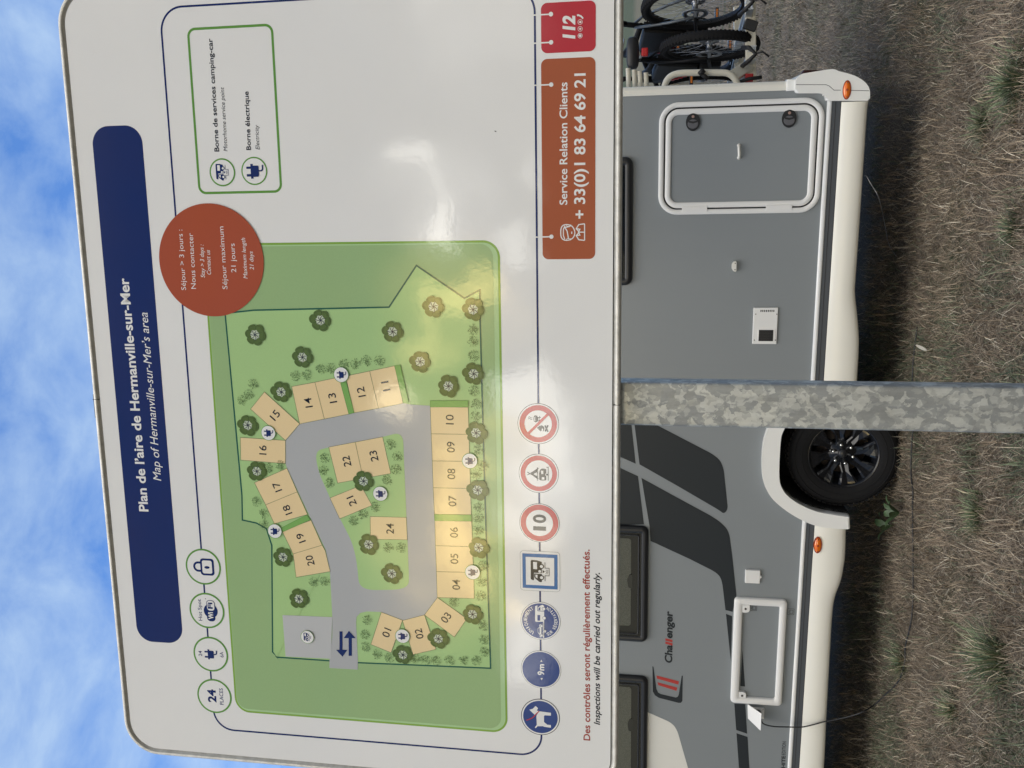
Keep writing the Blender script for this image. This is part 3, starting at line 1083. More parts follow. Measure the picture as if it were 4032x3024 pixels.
TREES = [(cB, p) for p in ((1337, 610), (1508, 983), (1290, 1200), (1350, 1500))] + [(cE, p) for p in ((437, 515), (320, 757), (1175, 427), (1433, 445), (908, 590), (1088, 785), (1272, 945), (1437, 865), (1453, 1250))] + [(cF, p) for p in ((718, 487), (1463, 545), (1470, 920), (752, 900), (903, 1090), (193, 982), (297, 1255), (1430, 1355), (1207, 1515), (975, 1620))]
for fn, p in TREES:
    c = fn(*p)
    r = 0.0206
    rot = 0.35
    mb = MB()
    mb.flat(circ(c, r * 0.50, 30), 13, PITW)
    nl, ns = 6, 12
    lobes = [(rot + i * 2 * PI / nl, random.uniform(0.92, 1.06), i % 2) for i in range(nl)]
    for a0, kk, par in lobes:
        o, q = [], []
        for j in range(ns + 1):
            t = j / ns
            a = a0 + (t - 0.5) * 2 * PI / nl * 1.04
            wob = 0.80 + 0.22 * math.sin(PI * t) ** 0.55 + 0.02 * math.sin(7 * t + a0 * 3)
            o.append((c[0] + r * kk * wob * math.cos(a), c[1] + r * kk * wob * math.sin(a)))
            win = 0.43 - 0.04 * math.sin(PI * t * 2 + a0)
            q.append((c[0] + r * win * math.cos(a), c[1] + r * win * math.sin(a)))
        mb.flat(o + q[::-1], 14 + par, CROWN)
        mb.stroke([((o[k][0] * 0.75 + q[k][0] * 0.25), (o[k][1] * 0.75 + q[k][1] * 0.25)) for k in range(2, ns - 1)], 0.0007, 16, CROWN2)
        mb.stroke([o[0], q[0]], 0.0008, 16, CROWN2)
    for i in range(7):
        a = 0.5 + i * 2 * PI / 7
        L = r * random.uniform(0.38, 0.54)
        e = (c[0] + L * math.cos(a), c[1] + L * math.sin(a))
        m1 = (c[0] + L * 0.5 * math.cos(a + 0.3), c[1] + L * 0.5 * math.sin(a + 0.3))
        mb.stroke([c, m1, e], 0.0011, 17 + 0.1 * i, TWIG)
    mb.build('tree_symbol', printed)

for fn, p in [(cB, (1425, 1250)), (cE, (573, 870)), (cE, (1412, 1432)), (cF, (828, 568)), (cF, (140, 812)), (cF, (973, 1497)), (cF, (1430, 1080))]:
    c = fn(*p)
    r = 0.0149
    mb = MB()
    mb.flat(circ(c, r, 48), 18, GREEN)
    mb.flat(circ(c, r * 0.935, 48), 19, WHITE)
    draw_plug(mb, c, r * 0.95, 20, NAVY)
    mb.build('plug_symbol', printed)
mb = MB()
c = cF(352, 1503)
mb.flat(circ(c, 0.0138, 48), 18, GREEN)
mb.flat(circ(c, 0.0130, 48), 19, WHITE)
draw_service(mb, c, 0.0138 * 0.68, 20, NAVY, WHITE)
mb.build('service_symbol', printed)
for sh, hd in (([(560, 1468), (580, 1468), (580, 1590), (560, 1590)], [(538, 1588), (612, 1588), (580, 1633)]), ([(620, 1510), (641, 1510), (641, 1628), (620, 1628)], [(588, 1512), (665, 1512), (622, 1464)])):
    mb = MB()
    mb.flat(Fm(sh), 8, NAVY)
    mb.flat(Fm(hd), 9, NAVY)
    mb.build('arrow_symbol', printed)

# rust coloured notice disc
a, b = cB(712, 110), cB(1390, 110)
t, e = U(833, 800.5), U(833, 1245.4)
c = ((t[0] + e[0]) / 2, (a[1] + b[1]) / 2)
r = (t[0] - e[0]) / 2
mb = MB()
mb.flat(circ(c, r, 96), 10, RUST)
notice = mb.build('notice_disc', board)
mb = MB()
txt(mb, 'Séjour > 3 jours :', cB, (887, 318), cA, (862, 1500), 30, WHITE, 11, -0.003)
mb.build('notice_lettering', notice)
mb = MB()
txt(mb, 'Nous contacter', cB, (952, 310), cA, (931, 1523), 31, WHITE, 11, -0.003)
mb.build('notice_lettering', notice)
mb = MB()
txt(mb, 'Stay > 3 days :', cB, (1010, 237), cA, (1000, 1597), 26, WHITE, 11, 0.0, SHEAR)
mb.build('notice_lettering', notice)
mb = MB()
txt(mb, 'Contact us', cB, (1050, 217), cB, (1042, 57), 26, WHITE, 11, 0.0, SHEAR)
mb.build('notice_lettering', notice)
mb = MB()
txt(mb, 'Séjour maximum', cB, (1157, 312), cA, (1130, 1479), 31, WHITE, 11, -0.003)
mb.build('notice_lettering', notice)
mb = MB()
txt(mb, '21 jours', cB, (1214, 203), cA, (1203, 1590), 31, WHITE, 11, -0.003)
mb.build('notice_lettering', notice)
mb = MB()
txt(mb, 'Maximum length', cB, (1288, 243), cA, (1272, 1553), 26, WHITE, 11, 0.0, SHEAR)
mb.build('notice_lettering', notice)
mb = MB()
txt(mb, '21 days', cB, (1330, 187), cB, (1322, 65), 26, WHITE, 11, 0.0, SHEAR)
mb.build('notice_lettering', notice)

# contact card and emergency card, each hung on the keyline by printed pins
bx = box_of(cK, (400, 1572), cJ, (800, 946), cK, (183, 800), cK, (642, 800))
mb = MB()
mb.flat(rrect(*bx, 0.0105), 2, BRICK)
card = mb.build('contact_card', board)
mb = MB()
txt(mb, 'Service Relation Clients', cK, (400, 1105), cK, (401, 52), 65, WHITE, 3, 0.014)
mb.build('contact_lettering', card)
mb = MB()
txt(mb, '+ 33(0)1 83 64 69 21', cK, (552, 1224), cJ, (1057, 1195), 92, WHITE, 3, 0.02)
mb.build('contact_lettering', card)
mb = MB()
Km = lambda pts: [cK(*p) for p in pts]
lw = 0.0018
mb.stroke(smooth_poly(Km([(345, 1410), (345, 1275), (440, 1275), (475, 1345), (440, 1410)]), 0.012, 6), lw, 3, WHITE, closed=True)
mb.stroke(Km([(380, 1400), (368, 1370), (368, 1315), (382, 1285)]), lw, 3, WHITE)
mb.stroke(Km([(412, 1395), (400, 1330), (380, 1300), (425, 1290)]), lw, 4, WHITE)
for yy in (1283, 1402):
    mb.ring(rrect(*box_of(cK, (415, yy + 8), cK, (415, yy - 8), cK, (392, yy), cK, (438, yy)), 0.002), rrect(*box_of(cK, (415, yy + 4), cK, (415, yy - 4), cK, (397, yy), cK, (433, yy)), 0.001), 5, WHITE)
mb.stroke(Km([(440, 1355), (440, 1335)]), lw, 4, WHITE)
mb.stroke(Km([(550, 1411), (500, 1405), (478, 1370), (505, 1340), (478, 1310), (500, 1275), (550, 1268)]), lw, 4, WHITE)
mb.stroke(Km([(550, 1411), (550, 1268)]), lw, 5, WHITE)
mb.stroke(Km([(478, 1370), (510, 1365), (497, 1340), (510, 1315), (478, 1310)]), lw, 6, WHITE)
mb.stroke(Km([(505, 1340), (550, 1340)]), lw, 7, WHITE)
mb.build('agent_pictogram', card)
bx = box_of(cJ, (700, 857), cJ, (700, 32), cJ, (334, 450), cJ, (1228, 400))
mb = MB()
mb.flat(rrect(*bx, 0.0105), 2, CRIM)
ecard = mb.build('emergency_card', board)
mb = MB()
txt(mb, '112', cJ, (881, 634), cJ, (881, 252), 195, WHITE, 3, 0.045, 0.16)
for k, y in enumerate((584, 472, 360)):
    cc = cJ(972, y)
    r = 0.0041
    mb.ring(circ(cc, r, 32), circ(cc, r * 0.84, 32), 3, WHITE)
    g = unit(cc, r)
    if k == 0:
        mb.flat(circ(cc, r * 0.5, 20), 3, WHITE)
        mb.ring(circ(cc, r * 0.66, 24), circ(cc, r * 0.58, 24), 4, WHITE)
    elif k == 1:
        mb.flat([g(-.16, .5), g(.16, .5), g(.16, .16), g(.5, .16), g(.5, -.16), g(.16, -.16), g(.16, -.5), g(-.16, -.5), g(-.16, -.16), g(-.5, -.16), g(-.5, .16), g(-.16, .16)], 3, WHITE)
    else:
        mb.flat([g(-.05, .6), g(.3, .3), g(.15, .1), g(.5, -.1), g(.2, -.5), g(-.3, -.5), g(-.5, -.1), g(-.2, .05), g(-.25, .3)], 3, WHITE)
mb.stroke([cJ(*p) for p in ((930, 243), (952, 250), (985, 265), (1005, 285), (1018, 298))], 0.0026, 3, WHITE)
mb.stroke([cJ(*p) for p in ((924, 258), (940, 246))], 0.0028, 4, WHITE)
mb.stroke([cJ(*p) for p in ((1003, 302), (1020, 288))], 0.0028, 4, WHITE)
mb.build('emergency_lettering', ecard)
for fa, p, fb, q2 in ((cJ, (212, 249), cJ, (495, 232)), (cJ, (215, 708), cJ, (498, 692)), (cJ, (222, 1394), cJ, (500, 1382)), (cK, (128, 1383), cK, (265, 1379))):
    mb = MB()
    mb.stroke([fa(*p), fb(*q2)], 0.0022, 4, WHITE)
    mb.flat(circ(fb(*q2), 0.0037, 28), 5, WHITE)
    mb.build('printed_pin', board)
# a speck of dirt on the laminate
mb = MB()
c = cD(1412, 858)
mb.flat([(c[0] - .0012, c[1] - .002), (c[0] + .0008, c[1] - .001), (c[0] + .0012, c[1] + .002), (c[0] - .0004, c[1] + .0012)], 1, INK)
mb.build('dirt_speck', board)

# ------------------------------------------------------------------ the parked motorhome
sM, sN, sP, sW, sO = 0.54250, 0.36166, 0.54250, 0.49729, 0.24111
wM = crop(2400, 1500, sM, W)
wN = crop(3000, 1650, sN, W)
wP = crop(2400, 900, sP, W)
wW = crop(2400, 2200, sW, W)
wO = crop(3050, 200, sO, W)
wA = crop(2400, 0, 0.60277, W)


def paint_fn(rgb, var=0.012):
    def fn(N, b):
        oc = obj_coord(N)
        mp = N.new('ShaderNodeMapping')
        mp.inputs['Scale'].default_value = (9, 9, 0.7)
        N.link(oc, mp.inputs[0])
        f = N.ramp(N.noise(mp.outputs[0], 1.0, 5, 0.6), [(0.2, 1 - var), (0.8, 1 + var)])
        g = N.ramp(N.noise(oc, 0.9, 2, 0.5), [(0.2, 1 - var), (0.8, 1 + var)])
        N.link(N.mix(1.0, N.mix(1.0, tuple(rgb), f, 'MULTIPLY'), g, 'MULTIPLY'), b.inputs['Base Color'])
        bump(N, b, N.noise(oc, 2.2, 1), 0.06, 0.02)
    return fn


GREYP = mat('grey side paint', (0.222, 0.243, 0.257), 0.35, fn=paint_fn((0.222, 0.243, 0.257)))
WHITEP = mat('cream white paint', (0.72, 0.71, 0.66), 0.35, fn=paint_fn((0.72, 0.71, 0.66), 0.015))
DECAL = mat('charcoal decal', (0.022, 0.027, 0.032), 0.35, spec=0.25, fn=paint_fn((0.022, 0.027, 0.032)))
BAND = mat('slate rubber band', (0.07, 0.078, 0.09), 0.42)
SILVER = mat('pale trim', (0.80, 0.81, 0.81), 0.25, coat=0.4)
FRAMEW = mat('white plastic frame', (0.76, 0.755, 0.74), 0.4, fn=paint_fn((0.76, 0.755, 0.74), 0.015))
TRIMW = mat('white moulding', (0.80, 0.80, 0.775), 0.27, fn=paint_fn((0.80, 0.80, 0.775)))
CREAM = mat('cream plastic', (0.78, 0.76, 0.685), 0.33, fn=paint_fn((0.78, 0.76, 0.685), 0.015))
BLACKP = mat('black plastic', (0.012, 0.013, 0.016), 0.35)
SEAL = mat('seal', (0.015, 0.015, 0.016), 0.7)
DARKUN = mat('underbody', (0.01, 0.01, 0.01), 0.9)
AMBER = mat('amber lens', (0.80, 0.16, 0.005), 0.15, coat=1.0)
AMBERD = mat('amber lens rim', (0.30, 0.035, 0.004), 0.3)
REDDEC = mat('red decal', (0.42, 0.035, 0.03), 0.35)
RUBBER = mat('rubber', (0.010, 0.010, 0.011), 0.8, spec=0.2, fn=lambda N, b: bump(N, b, N.noise(obj_coord(N), 160, 3), 0.3, 0.003))
ALLOY = mat('gloss black alloy', (0.008, 0.009, 0.012), 0.12, spec=0.4)
CHROME = mat('chrome', (0.8, 0.8, 0.78), 0.15, 1.0)
SCREW = mat('screw', (0.10, 0.09, 0.08), 0.4, 0.8)


def fabric_fn(N, b):
    oc = obj_coord(N)
    w1 = N.noise(oc, 260, 2)
    N.link(N.ramp(w1, [(0.35, (0.20, 0.20, 0.185)), (0.65, (0.35, 0.35, 0.32))]), b.inputs['Base Color'])


BLIND = mat('window blind', (0.12, 0.12, 0.1), 0.8, fn=fabric_fn)


def glass_fn(N, b):
    out = N.n['Material Output']
    tr = N.new('ShaderNodeBsdfTransparent')
    tr.inputs[0].default_value = (0.86, 0.89, 0.87, 1)
    gl = N.new('ShaderNodeBsdfGlossy')
    gl.inputs['Roughness'].default_value = 0.03
    fr = N.new('ShaderNodeFresnel')
    mx = N.new('ShaderNodeMixShader')
    N.link(fr.outputs[0], mx.inputs[0])
    N.link(tr.outputs[0], mx.inputs[1])
    N.link(gl.outputs[0], mx.inputs[2])
    N.link(mx.outputs[0], out.inputs[0])


TINT = mat('tinted acrylic', (0.02, 0.02, 0.02), 0.05, fn=glass_fn)

home = empty('motorhome', (0, HOME_D, 0), HOME_YAW, 'grey and white motorhome with charcoal swoosh graphics parked on dry grass behind the board', 'motorhome')


def avg(*a):
    return sum(a) / len(a)


zs_top = avg(W(3251, 398)[1], wP(1518, 0)[1], wW(1500, 0)[1], wW(1428, 1657)[1])
zs_bot = avg(W(3272, 398)[1], wP(1553, 0)[1], wP(1495, 1085)[1], wW(1533, 0)[1], wW(1455, 1657)[1])
zb_bot = avg(W(3309, 396)[1], W(3276, 900)[1], W(3193, 2300)[1], W(3152, 3024)[1])
xw = avg(W(2466, 383)[0], W(3100, 352)[0])
xr = avg(W(2470, 350)[0], W(3100, 327)[0]) + 0.012
XF, ZT, YB = -5.2, 2.86, 2.2
hub = W(3327, 1793, 0.06)

arch_in = [(3345, 1618), (3250, 1622), (3150, 1640), (3100, 1662), (3081, 1690), (3072, 1720), (3067, 1790)] + [(3000 + sN * x, 1650 + sN * y) for x, y in ((180, 560), (195, 690), (262, 800), (400, 900), (560, 970), (700, 1003), (850, 1028), (945, 1040))]
arch_out = [(3345, 1582), (3250, 1585), (3130, 1600), (3060, 1632), (3024, 1672)] + [(2400 + sM * x, 1500 + sM * y) for x, y in ((1115, 420), (1103, 520), (1101, 620), (1110, 700), (1132, 765), (1182, 842), (1280, 925), (1395, 993), (1500, 1033), (1620, 1050), (1738, 1056))]
ai = [W(*p) for p in arch_in]
ao = [W(*p) for p in arch_out]


def curve_through(P, n=6):
    out = []
    for i in range(len(P) - 1):
        a, b, c, d = P[max(i - 1, 0)], P[i], P[i + 1], P[min(i + 2, len(P) - 1)]
        for k in range(n):
            t = k / n
            q = []
            for j in range(len(b)):
                q.append(0.5 * ((2 * b[j]) + (-a[j] + c[j]) * t + (2 * a[j] - 5 * b[j] + 4 * c[j] - d[j]) * t * t + (-a[j] + 3 * b[j] - 3 * c[j] + d[j]) * t ** 3))
            out.append(tuple(q))
    out.append(tuple(P[-1]))
    return out


aic, aoc = curve_through(ai, 4), curve_through(ao, 4)
cut = [p for p in aic if p[1] > zs_bot + 0.01]        # the arch's opening through the wall
# arch runs from the rear (right) to the front (left)
body = MB()
# rear side wall with the arch cut out of its lower edge
outline = [(xw, zs_bot), (xw, ZT), (XF, ZT), (XF, zs_bot), (cut[-1][0] - 0.005, zs_bot)] + cut[::-1] + [(cut[0][0] + 0.005, zs_bot)]
body.flat(outline, 0, GREYP, y=0.0)
for a, b in (((xw, 0.0), (xw, YB)), ((XF, YB), (XF, 0.0))):
    body.add([(a[0], a[1], zs_bot), (b[0], b[1], zs_bot), (b[0], b[1], ZT), (a[0], a[1], ZT)], [[0, 1, 2, 3]], WHITEP)
body.add([(XF, YB, 0.55), (xw, YB, 0.55), (xw, YB, ZT), (XF, YB, ZT)], [[3, 2, 1, 0]], WHITEP)
body.add([(XF, 0, ZT), (xw, 0, ZT), (xw, YB, ZT), (XF, YB, ZT)], [[0, 1, 2, 3]], WHITEP)
body.build('body_shell', home)
mb = MB()
mb.box(XF + 0.2, xw - 0.02, 0.55, YB - 0.1, 0.42, 0.80, DARKUN)
mb.box(XF + 0.6, xw - 1.2, 0.95, YB - 0.45, 0.22, 0.43, DARKUN)
mb.build('underbody', home)
mb = MB()
mb.box(XF + 0.1, xw - 0.05, YB - 0.03, YB - 0.005, 0.36, 0.80, CREAM)
mb.box(XF + 0.0, XF + 0.03, 0.05, YB - 0.05, 0.36, 0.80, CREAM)
mb.build('far_skirt', home)

# graphics on the side: one thin vinyl layer
g = MB()
M_ = lambda pts: [wM(*p) for p in pts]
W_ = lambda pts: [wW(*p) for p in pts]


def decal(pts, rad=0.0, lay=1, m=DECAL):
    g.flat(smooth_poly(pts, rad, 6) if rad else pts, 0, m, y=-0.0012 * lay)


decal(M_([(-300, 120), (60, 130), (160, 320), (190, 600), (80, 552), (-300, 380)]))
decal(M_([(80, 182), (182, 235), (345, 320), (745, 528), (805, 575), (829, 640), (860, 930), (830, 965), (795, 937), (500, 765), (218, 605), (182, 320)]), [0, 0, 0, 0.03, 0.03, 0.03, 0.03, 0.02, 0.03, 0, 0, 0])
decal(M_([(-300, 460), (80, 632), (207, 690), (250, 1040), (-300, 1060)]))
decal(M_([(232, 703), (500, 850), (740, 980), (800, 1020), (848, 1065), (870, 1110)]) + W_([(975, 0), (1005, 288), (975, 420), (918, 405), (890, 165), (850, 110), (632, 0)]) + M_([(600, 1300), (297, 1160), (290, 1050)]), [0, 0, 0.02, 0.02, 0.03, 0.03, 0, 0, 0, 0, 0.06, 0.05, 0, 0, 0, 0])
decal(W_([(922, 435), (972, 455), (960, 810)]))
decal(W_([(988, 1147), (1075, 1150), (1090, 1385), (1003, 1355)]))
decal(W_([(1005, 1380), (1093, 1410), (1108, 1657), (1135, 2200), (1045, 2200), (1025, 1657)]))
white_area = W_([(-300, 930), (305, 1215), (480, 1293), (515, 1325), (540, 1370), (640, 1720), (700, 2000), (830, 3600), (-300, 3600)])
decal(white_area, [0, 0, 0.03, 0.02, 0.03, 0.02, 0, 0, 0], 1, WHITEP)
g.build('side_graphics', home)

lg = MB()
lg.flat(W_([(340, 850), (348, 855), (372, 1030), (385, 1058), (405, 1070), (525, 1098), (540, 1092), (548, 1075), (572, 925), (580, 925), (577, 1125), (565, 1140), (545, 1140), (390, 1100), (360, 1080), (343, 1050)]), 0, DECAL, y=-0.0014)
lg.flat(W_([(372, 923), (550, 970), (545, 996), (376, 948)]), 0, REDDEC, y=-0.0014)
lg.flat(W_([(380, 977), (537, 1019), (530, 1045), (386, 1000)]), 0, REDDEC, y=-0.0014)
CAPW = abs(wW(441, 600)[1] - wW(496, 600)[1]) * 1.0


def wtxt(mb, s, a, b, cap, m, bold, shear, y=-0.0014):
    lettering(mb, s, wW(*a), wW(*b), cap, m, 0, bold, shear, y=y)


wtxt(lg, 'Cha', (494.5, 825), (496, 684), CAPW * 1.06, DECAL, 0.034, 0.12)
wtxt(lg, 'll', (496, 686), (496.5, 632), CAPW * 0.98, REDDEC, 0.034, 0.12)
wtxt(lg, 'enger', (496.5, 630), (498, 414), CAPW * 1.06, DECAL, 0.034, 0.12)
lg.build('side_lettering', home)
lg = MB()
wtxt(lg, 'WHITE', (1389, 1712), (1392, 1560), CAPW * 0.53, DECAL, 0.03, 0)
wtxt(lg, 'EDITION', (1392, 1553), (1399, 1447), CAPW * 0.53, DECAL, 0.004, 0)
lg.build('side_lettering', home)

# lower trims
xa = (min(p[0] for p in ao), max(p[0] for p in ao))
x_corner = wO(900, 815)[0]
xa0, xa1 = wM(1400, 985)[0], W(3180, 1590)[0]
mb = MB()
for p0, p1 in ((XF, xa0), (xa1, x_corner)):
    mb.slab([(p0, zs_bot), (p1, zs_bot), (p1, zs_top), (p0, zs_top)], -0.020, 0.0, SILVER, 0.012, 4, True)
mb.build('silver_rail', home)
mb = MB()
for p0, p1 in ((XF, xa0), (xa1, x_corner)):
    mb.slab([(p0, zb_bot), (p1, zb_bot), (p1, zs_bot + 0.001), (p0, zs_bot + 0.001)], -0.011, 0.02, BAND, 0.004, 2)
    mb.box(p0, p1, -0.0125, -0.010, avg(zb_bot, zs_bot) + 0.004, avg(zb_bot, zs_bot) + 0.0065, SEAL)
mb.build('rubber_band', home)


def skirt(pts, name):
    pts = curve_through(sorted(pts), 6)
    rows = [0.0, 0.12, 0.3, 0.5, 0.7, 0.85, 0.95, 1.0]
    dep = [-0.012, -0.022, -0.030, -0.034, -0.033, -0.028, -0.020, -0.008]
    vs, fs = [], []
    for x, zb in pts:
        for t, d in zip(rows, dep):
            vs.append((x, d, zb_bot + (zb - zb_bot) * t))
        vs.append((x, 0.03, zb - 0.003))
        vs.append((x, 0.06, zb + 0.03))
    k = len(rows) + 2
    for i in range(len(pts) - 1):
        for j in range(k - 1):
            fs.append([i * k + j, (i + 1) * k + j, (i + 1) * k + j + 1, i * k + j + 1])
    mb = MB()
    mb.add(vs, fs, CREAM, True)
    return mb.build(name, home)


rear = [(3422, 398), (3416, 430), (3404, 603), (3391, 800), (3377, 1000), (3370, 1100), (3368, 1160), (3379, 1269), (3383, 1361), (3376, 1490), (3371, 1585)]
front = [(3332, 2060), (3329, 2178), (3323, 2232), (3311, 2290), (3288, 2354), (3278, 2424), (3270, 2548), (3255, 2821), (3245, 3024)]
sk1 = skirt([W(*p, -0.015) for p in rear], 'skirt_panel')
fp = [W(*p, -0.015) for p in front]
sk2 = skirt(fp + [(fp[-1][0] - 0.9, fp[-1][1]), (XF, fp[-1][1] + 0.02)], 'skirt_panel')

# wheel arch moulding, wheel well, wheels
mb = MB()
mb.slab(aic + aoc[::-1], -0.045, 0.06, TRIMW, 0.014, 4, True)
mb.build('wheel_arch', home)
mb = MB()
vs = [(p[0], 0.02, p[1]) for p in aic] + [(p[0], 0.42, p[1]) for p in aic]
n = len(aic)
mb.add(vs, [[i, i + 1, n + i + 1, n + i] for i in range(n - 1)], DARKUN)
mb.add([(p[0], 0.42, p[1]) for p in aic], [list(range(n))], DARKUN)
mb.build('wheel_well', home)


def make_wheel(x, y, z, flip=1):
    R = 0.352
    ax = Vector((0, -1, 0))
    cen = (x, y + 0.115, z)
    t = MB()
    t.lathe([(0.208, 0.098), (0.222, 0.112), (0.25, 0.119), (0.285, 0.121), (0.315, 0.116), (0.332, 0.104), (0.343, 0.086), (0.349, 0.055), (0.351, 0.0), (0.349, -0.055), (0.335, -0.1), (0.28, -0.118), (0.21, -0.1)], cen, ax, RUBBER, 72, ref=(1, 0, 0))
    for k in range(64):
        a = 2 * PI * k / 64
        d = Vector((math.cos(a), 0, math.sin(a)))
        s_ = Vector((-math.sin(a), 0, math.cos(a)))
        Rm = Matrix((d, Vector((0, 1, 0)), s_)).transposed()
        for yy in (-0.078, -0.028, 0.028, 0.078):
            t.box(0.340 if abs(yy) > .05 else 0.346, 0.3545 if abs(yy) < .05 else 0.350, yy - 0.021, yy + 0.021, -0.0125, 0.0125, RUBBER, Rm, cen, 0.0)
    for rr in (0.262, 0.305):
        t.lathe([(rr - 0.003, 0.1185), (rr - 0.002, 0.1225), (rr + 0.002, 0.1225), (rr + 0.003, 0.1185)], cen, ax, RUBBER, 72, ref=(1, 0, 0))
    whl = empty('wheel', (0, 0, 0))
    whl.parent = home
    for k in ('label',):
        if k in whl:
            del whl[k]
    t.build('tyre', whl)
    r = MB()
    r.lathe([(0.224, 0.100), (0.226, 0.108), (0.220, 0.112), (0.211, 0.108), (0.204, 0.094), (0.19, 0.06), (0.186, -0.1)], cen, ax, ALLOY, 72, ref=(1, 0, 0))
    nsp = 8
    for k in range(nsp):
        a = 2 * PI * k / nsp + 0.2
        d = Vector((math.cos(a), 0, math.sin(a)))
        s_ = Vector((-math.sin(a), 0, math.cos(a)))
        prof = [(0.05, 0.030, 0.060), (0.085, 0.030, 0.066), (0.125, 0.026, 0.078), (0.160, 0.044, 0.090), (0.190, 0.058, 0.097), (0.208, 0.062, 0.099)]
        vs = []
        for rad, hw, h in prof:
            for sw, dh in ((-hw, -0.045), (-hw, -0.006), (-hw * 0.72, 0), (0, -0.010), (hw * 0.72, 0), (hw, -0.006), (hw, -0.045)):
                vs.append(Vector(cen) + d * rad + s_ * sw + ax * (h + dh))
        fs = []
        for i in range(len(prof) - 1):
            for j in range(6):
                fs.append([i * 7 + j, (i + 1) * 7 + j, (i + 1) * 7 + j + 1, i * 7 + j + 1])
        r.add(vs, fs, ALLOY)
    r.lathe([(0.0, 0.064), (0.035, 0.064), (0.037, 0.060), (0.082, 0.062), (0.09, 0.05), (0.09, 0.0)], cen, ax, ALLOY, 40, ref=(1, 0, 0))
    r.lathe([(0.0, 0.078), (0.024, 0.076), (0.030, 0.068), (0.031, 0.06)], cen, ax, BLACKP, 32, ref=(1, 0, 0))
    rim = r.build('rim', whl)
    bk = MB()
    bk.lathe([(0.0, 0.0), (0.15, 0.0), (0.15, -0.03)], cen, ax, mat('brake disc', (0.09, 0.07, 0.055), 0.6, 0.5), 40, ref=(1, 0, 0))
    bk.build('brake_disc', whl)
    for k in range(6):
        a = 2 * PI * k / 6 + 0.25
        c = Vector(cen) + Vector((math.cos(a), 0, math.sin(a))) * 0.064
        q = MB()
        q.lathe([(0.0, 0.090), (0.006, 0.089), (0.0105, 0.083), (0.0125, 0.072), (0.0125, 0.055)], c, ax, CHROME, 14)
        q.build('wheel_nut', whl)
    return whl


make_wheel(hub[0], 0.05, 0.352)
make_wheel(hub[0] - 3.8, 0.05, 0.352)
make_wheel(hub[0], YB - 0.30, 0.352)
make_wheel(hub[0] - 3.8, YB - 0.30, 0.352)

# rear corner: upright trim, moulding, bumper, tail lamp
mb = MB()
zc = wO(190, 560)[1]
prof = [(xw, 0.0), (xw, -0.010), (xw + 0.012, -0.014), (xr - 0.020, -0.010), (xr - 0.004, 0.004), (xr, 0.022), (xr, 0.06), (xw, 0.06)]
vs = [(x, y, z) for z in (zc, ZT) for x, y in prof]
n = len(prof)
mb.add(vs, [[k, (k + 1) % n, n + (k + 1) % n, n + k] for k in range(n)] + [list(range(n))[::-1], [n + k for k in range(n)]], CREAM)
trim = mb.build('corner_trim', home)
mb = MB()
a, b = wO(185, 655), wO(335, 520)
mb.slab([(xw - 0.004, b[1]), (xr + 0.006, b[1]), (xr + 0.006, a[1]), (xw - 0.004, a[1])], -0.020, 0.06, TRIMW, 0.006, 3, True)
mb.build('trim_joiner', trim)
O_ = lambda pts: [W(3050 + sO * p[0], 200 + sO * p[1], -0.03) for p in pts]
cor = smooth_poly(O_([(330, 695), (335, 470), (360, 440), (430, 378), (900, 302), (985, 305), (1030, 335), (1180, 368), (1360, 432), (1490, 530), (1550, 640), (1545, 818), (835, 818), (828, 745), (770, 695)]), [0.02, .015, .015, .02, .03, .02, .02, .04, .05, .05, .03, .012, .012, .03, .03], 6)
mb = MB()
mb.slab(cor, -0.050, 0.38, TRIMW, 0.012, 4, True)
corner = mb.build('corner_moulding', home)
mb = MB()
seam = O_([(340, 556), (830, 556), (880, 575), (960, 645), (1070, 645)])
mb.stroke([seam[i] for i in range(len(seam))], 0.0028, 0, SEAL, y=-0.0508)
mb.stroke(O_([(1240, 648), (1530, 655)]), 0.0028, 0, SEAL, y=-0.0508)
mb.build('moulding_seam', corner)
mb = MB()
bx0, bx1 = xw - 0.05, O_([(1000, 330)])[0][0] - 0.02
zb0, zb1 = O_([(1540, 700)])[0][1] + 0.01, O_([(900, 600)])[0][1] - 0.02
mb.box(xw - 0.03, bx1, 0.36, YB, zb0, zb1, TRIMW, bev=0.03)
mb.build('rear_bumper', home)
mb = MB()
q = O_([(430, 375), (480, 310), (750, 312), (900, 310), (700, 345)])
mb.slab(q, -0.02, 0.12, mat('dark lamp lens', (0.03, 0.004, 0.005), 0.1, coat=1.0), 0.006, 2)
mb.build('tail_lamp', home)


def lens(c, rx, rz, y, parent, rot=0.0):
    mb = MB()
    n, k = 36, 6
    vs, fs = [], []
    for j in range(k):
        t = j / (k - 1) * PI / 2
        for i in range(n):
            a = 2 * PI * i / n
            ex, ez = rx * math.cos(t) * math.cos(a), rz * math.cos(t) * math.sin(a)
            vs.append((c[0] + ex * math.cos(rot) - ez * math.sin(rot), y - 0.012 * math.sin(t), c[1] + ex * math.sin(rot) + ez * math.cos(rot)))
    for j in range(k - 1):
        for i in range(n):
            fs.append([j * n + i, j * n + (i + 1) % n, (j + 1) * n + (i + 1) % n, (j + 1) * n + i])
    mb.add(vs, fs, AMBER, True)
    mb.slab(circ(c, rx * 1.13, 36, rz * 1.16), y - 0.003, y + 0.01, AMBERD, 0.002, 2)
    for s in (-1, 1):
        mb.slab(circ((c[0] + s * rx * 0.83, c[1]), rz * 0.16, 12), y - 0.011, y, SCREW, 0.001, 1)
    mb.slab(circ(c, rz * 0.34, 16), y - 0.0128, y, AMBERD, 0.001, 1)
    return mb.build('reflector', parent)


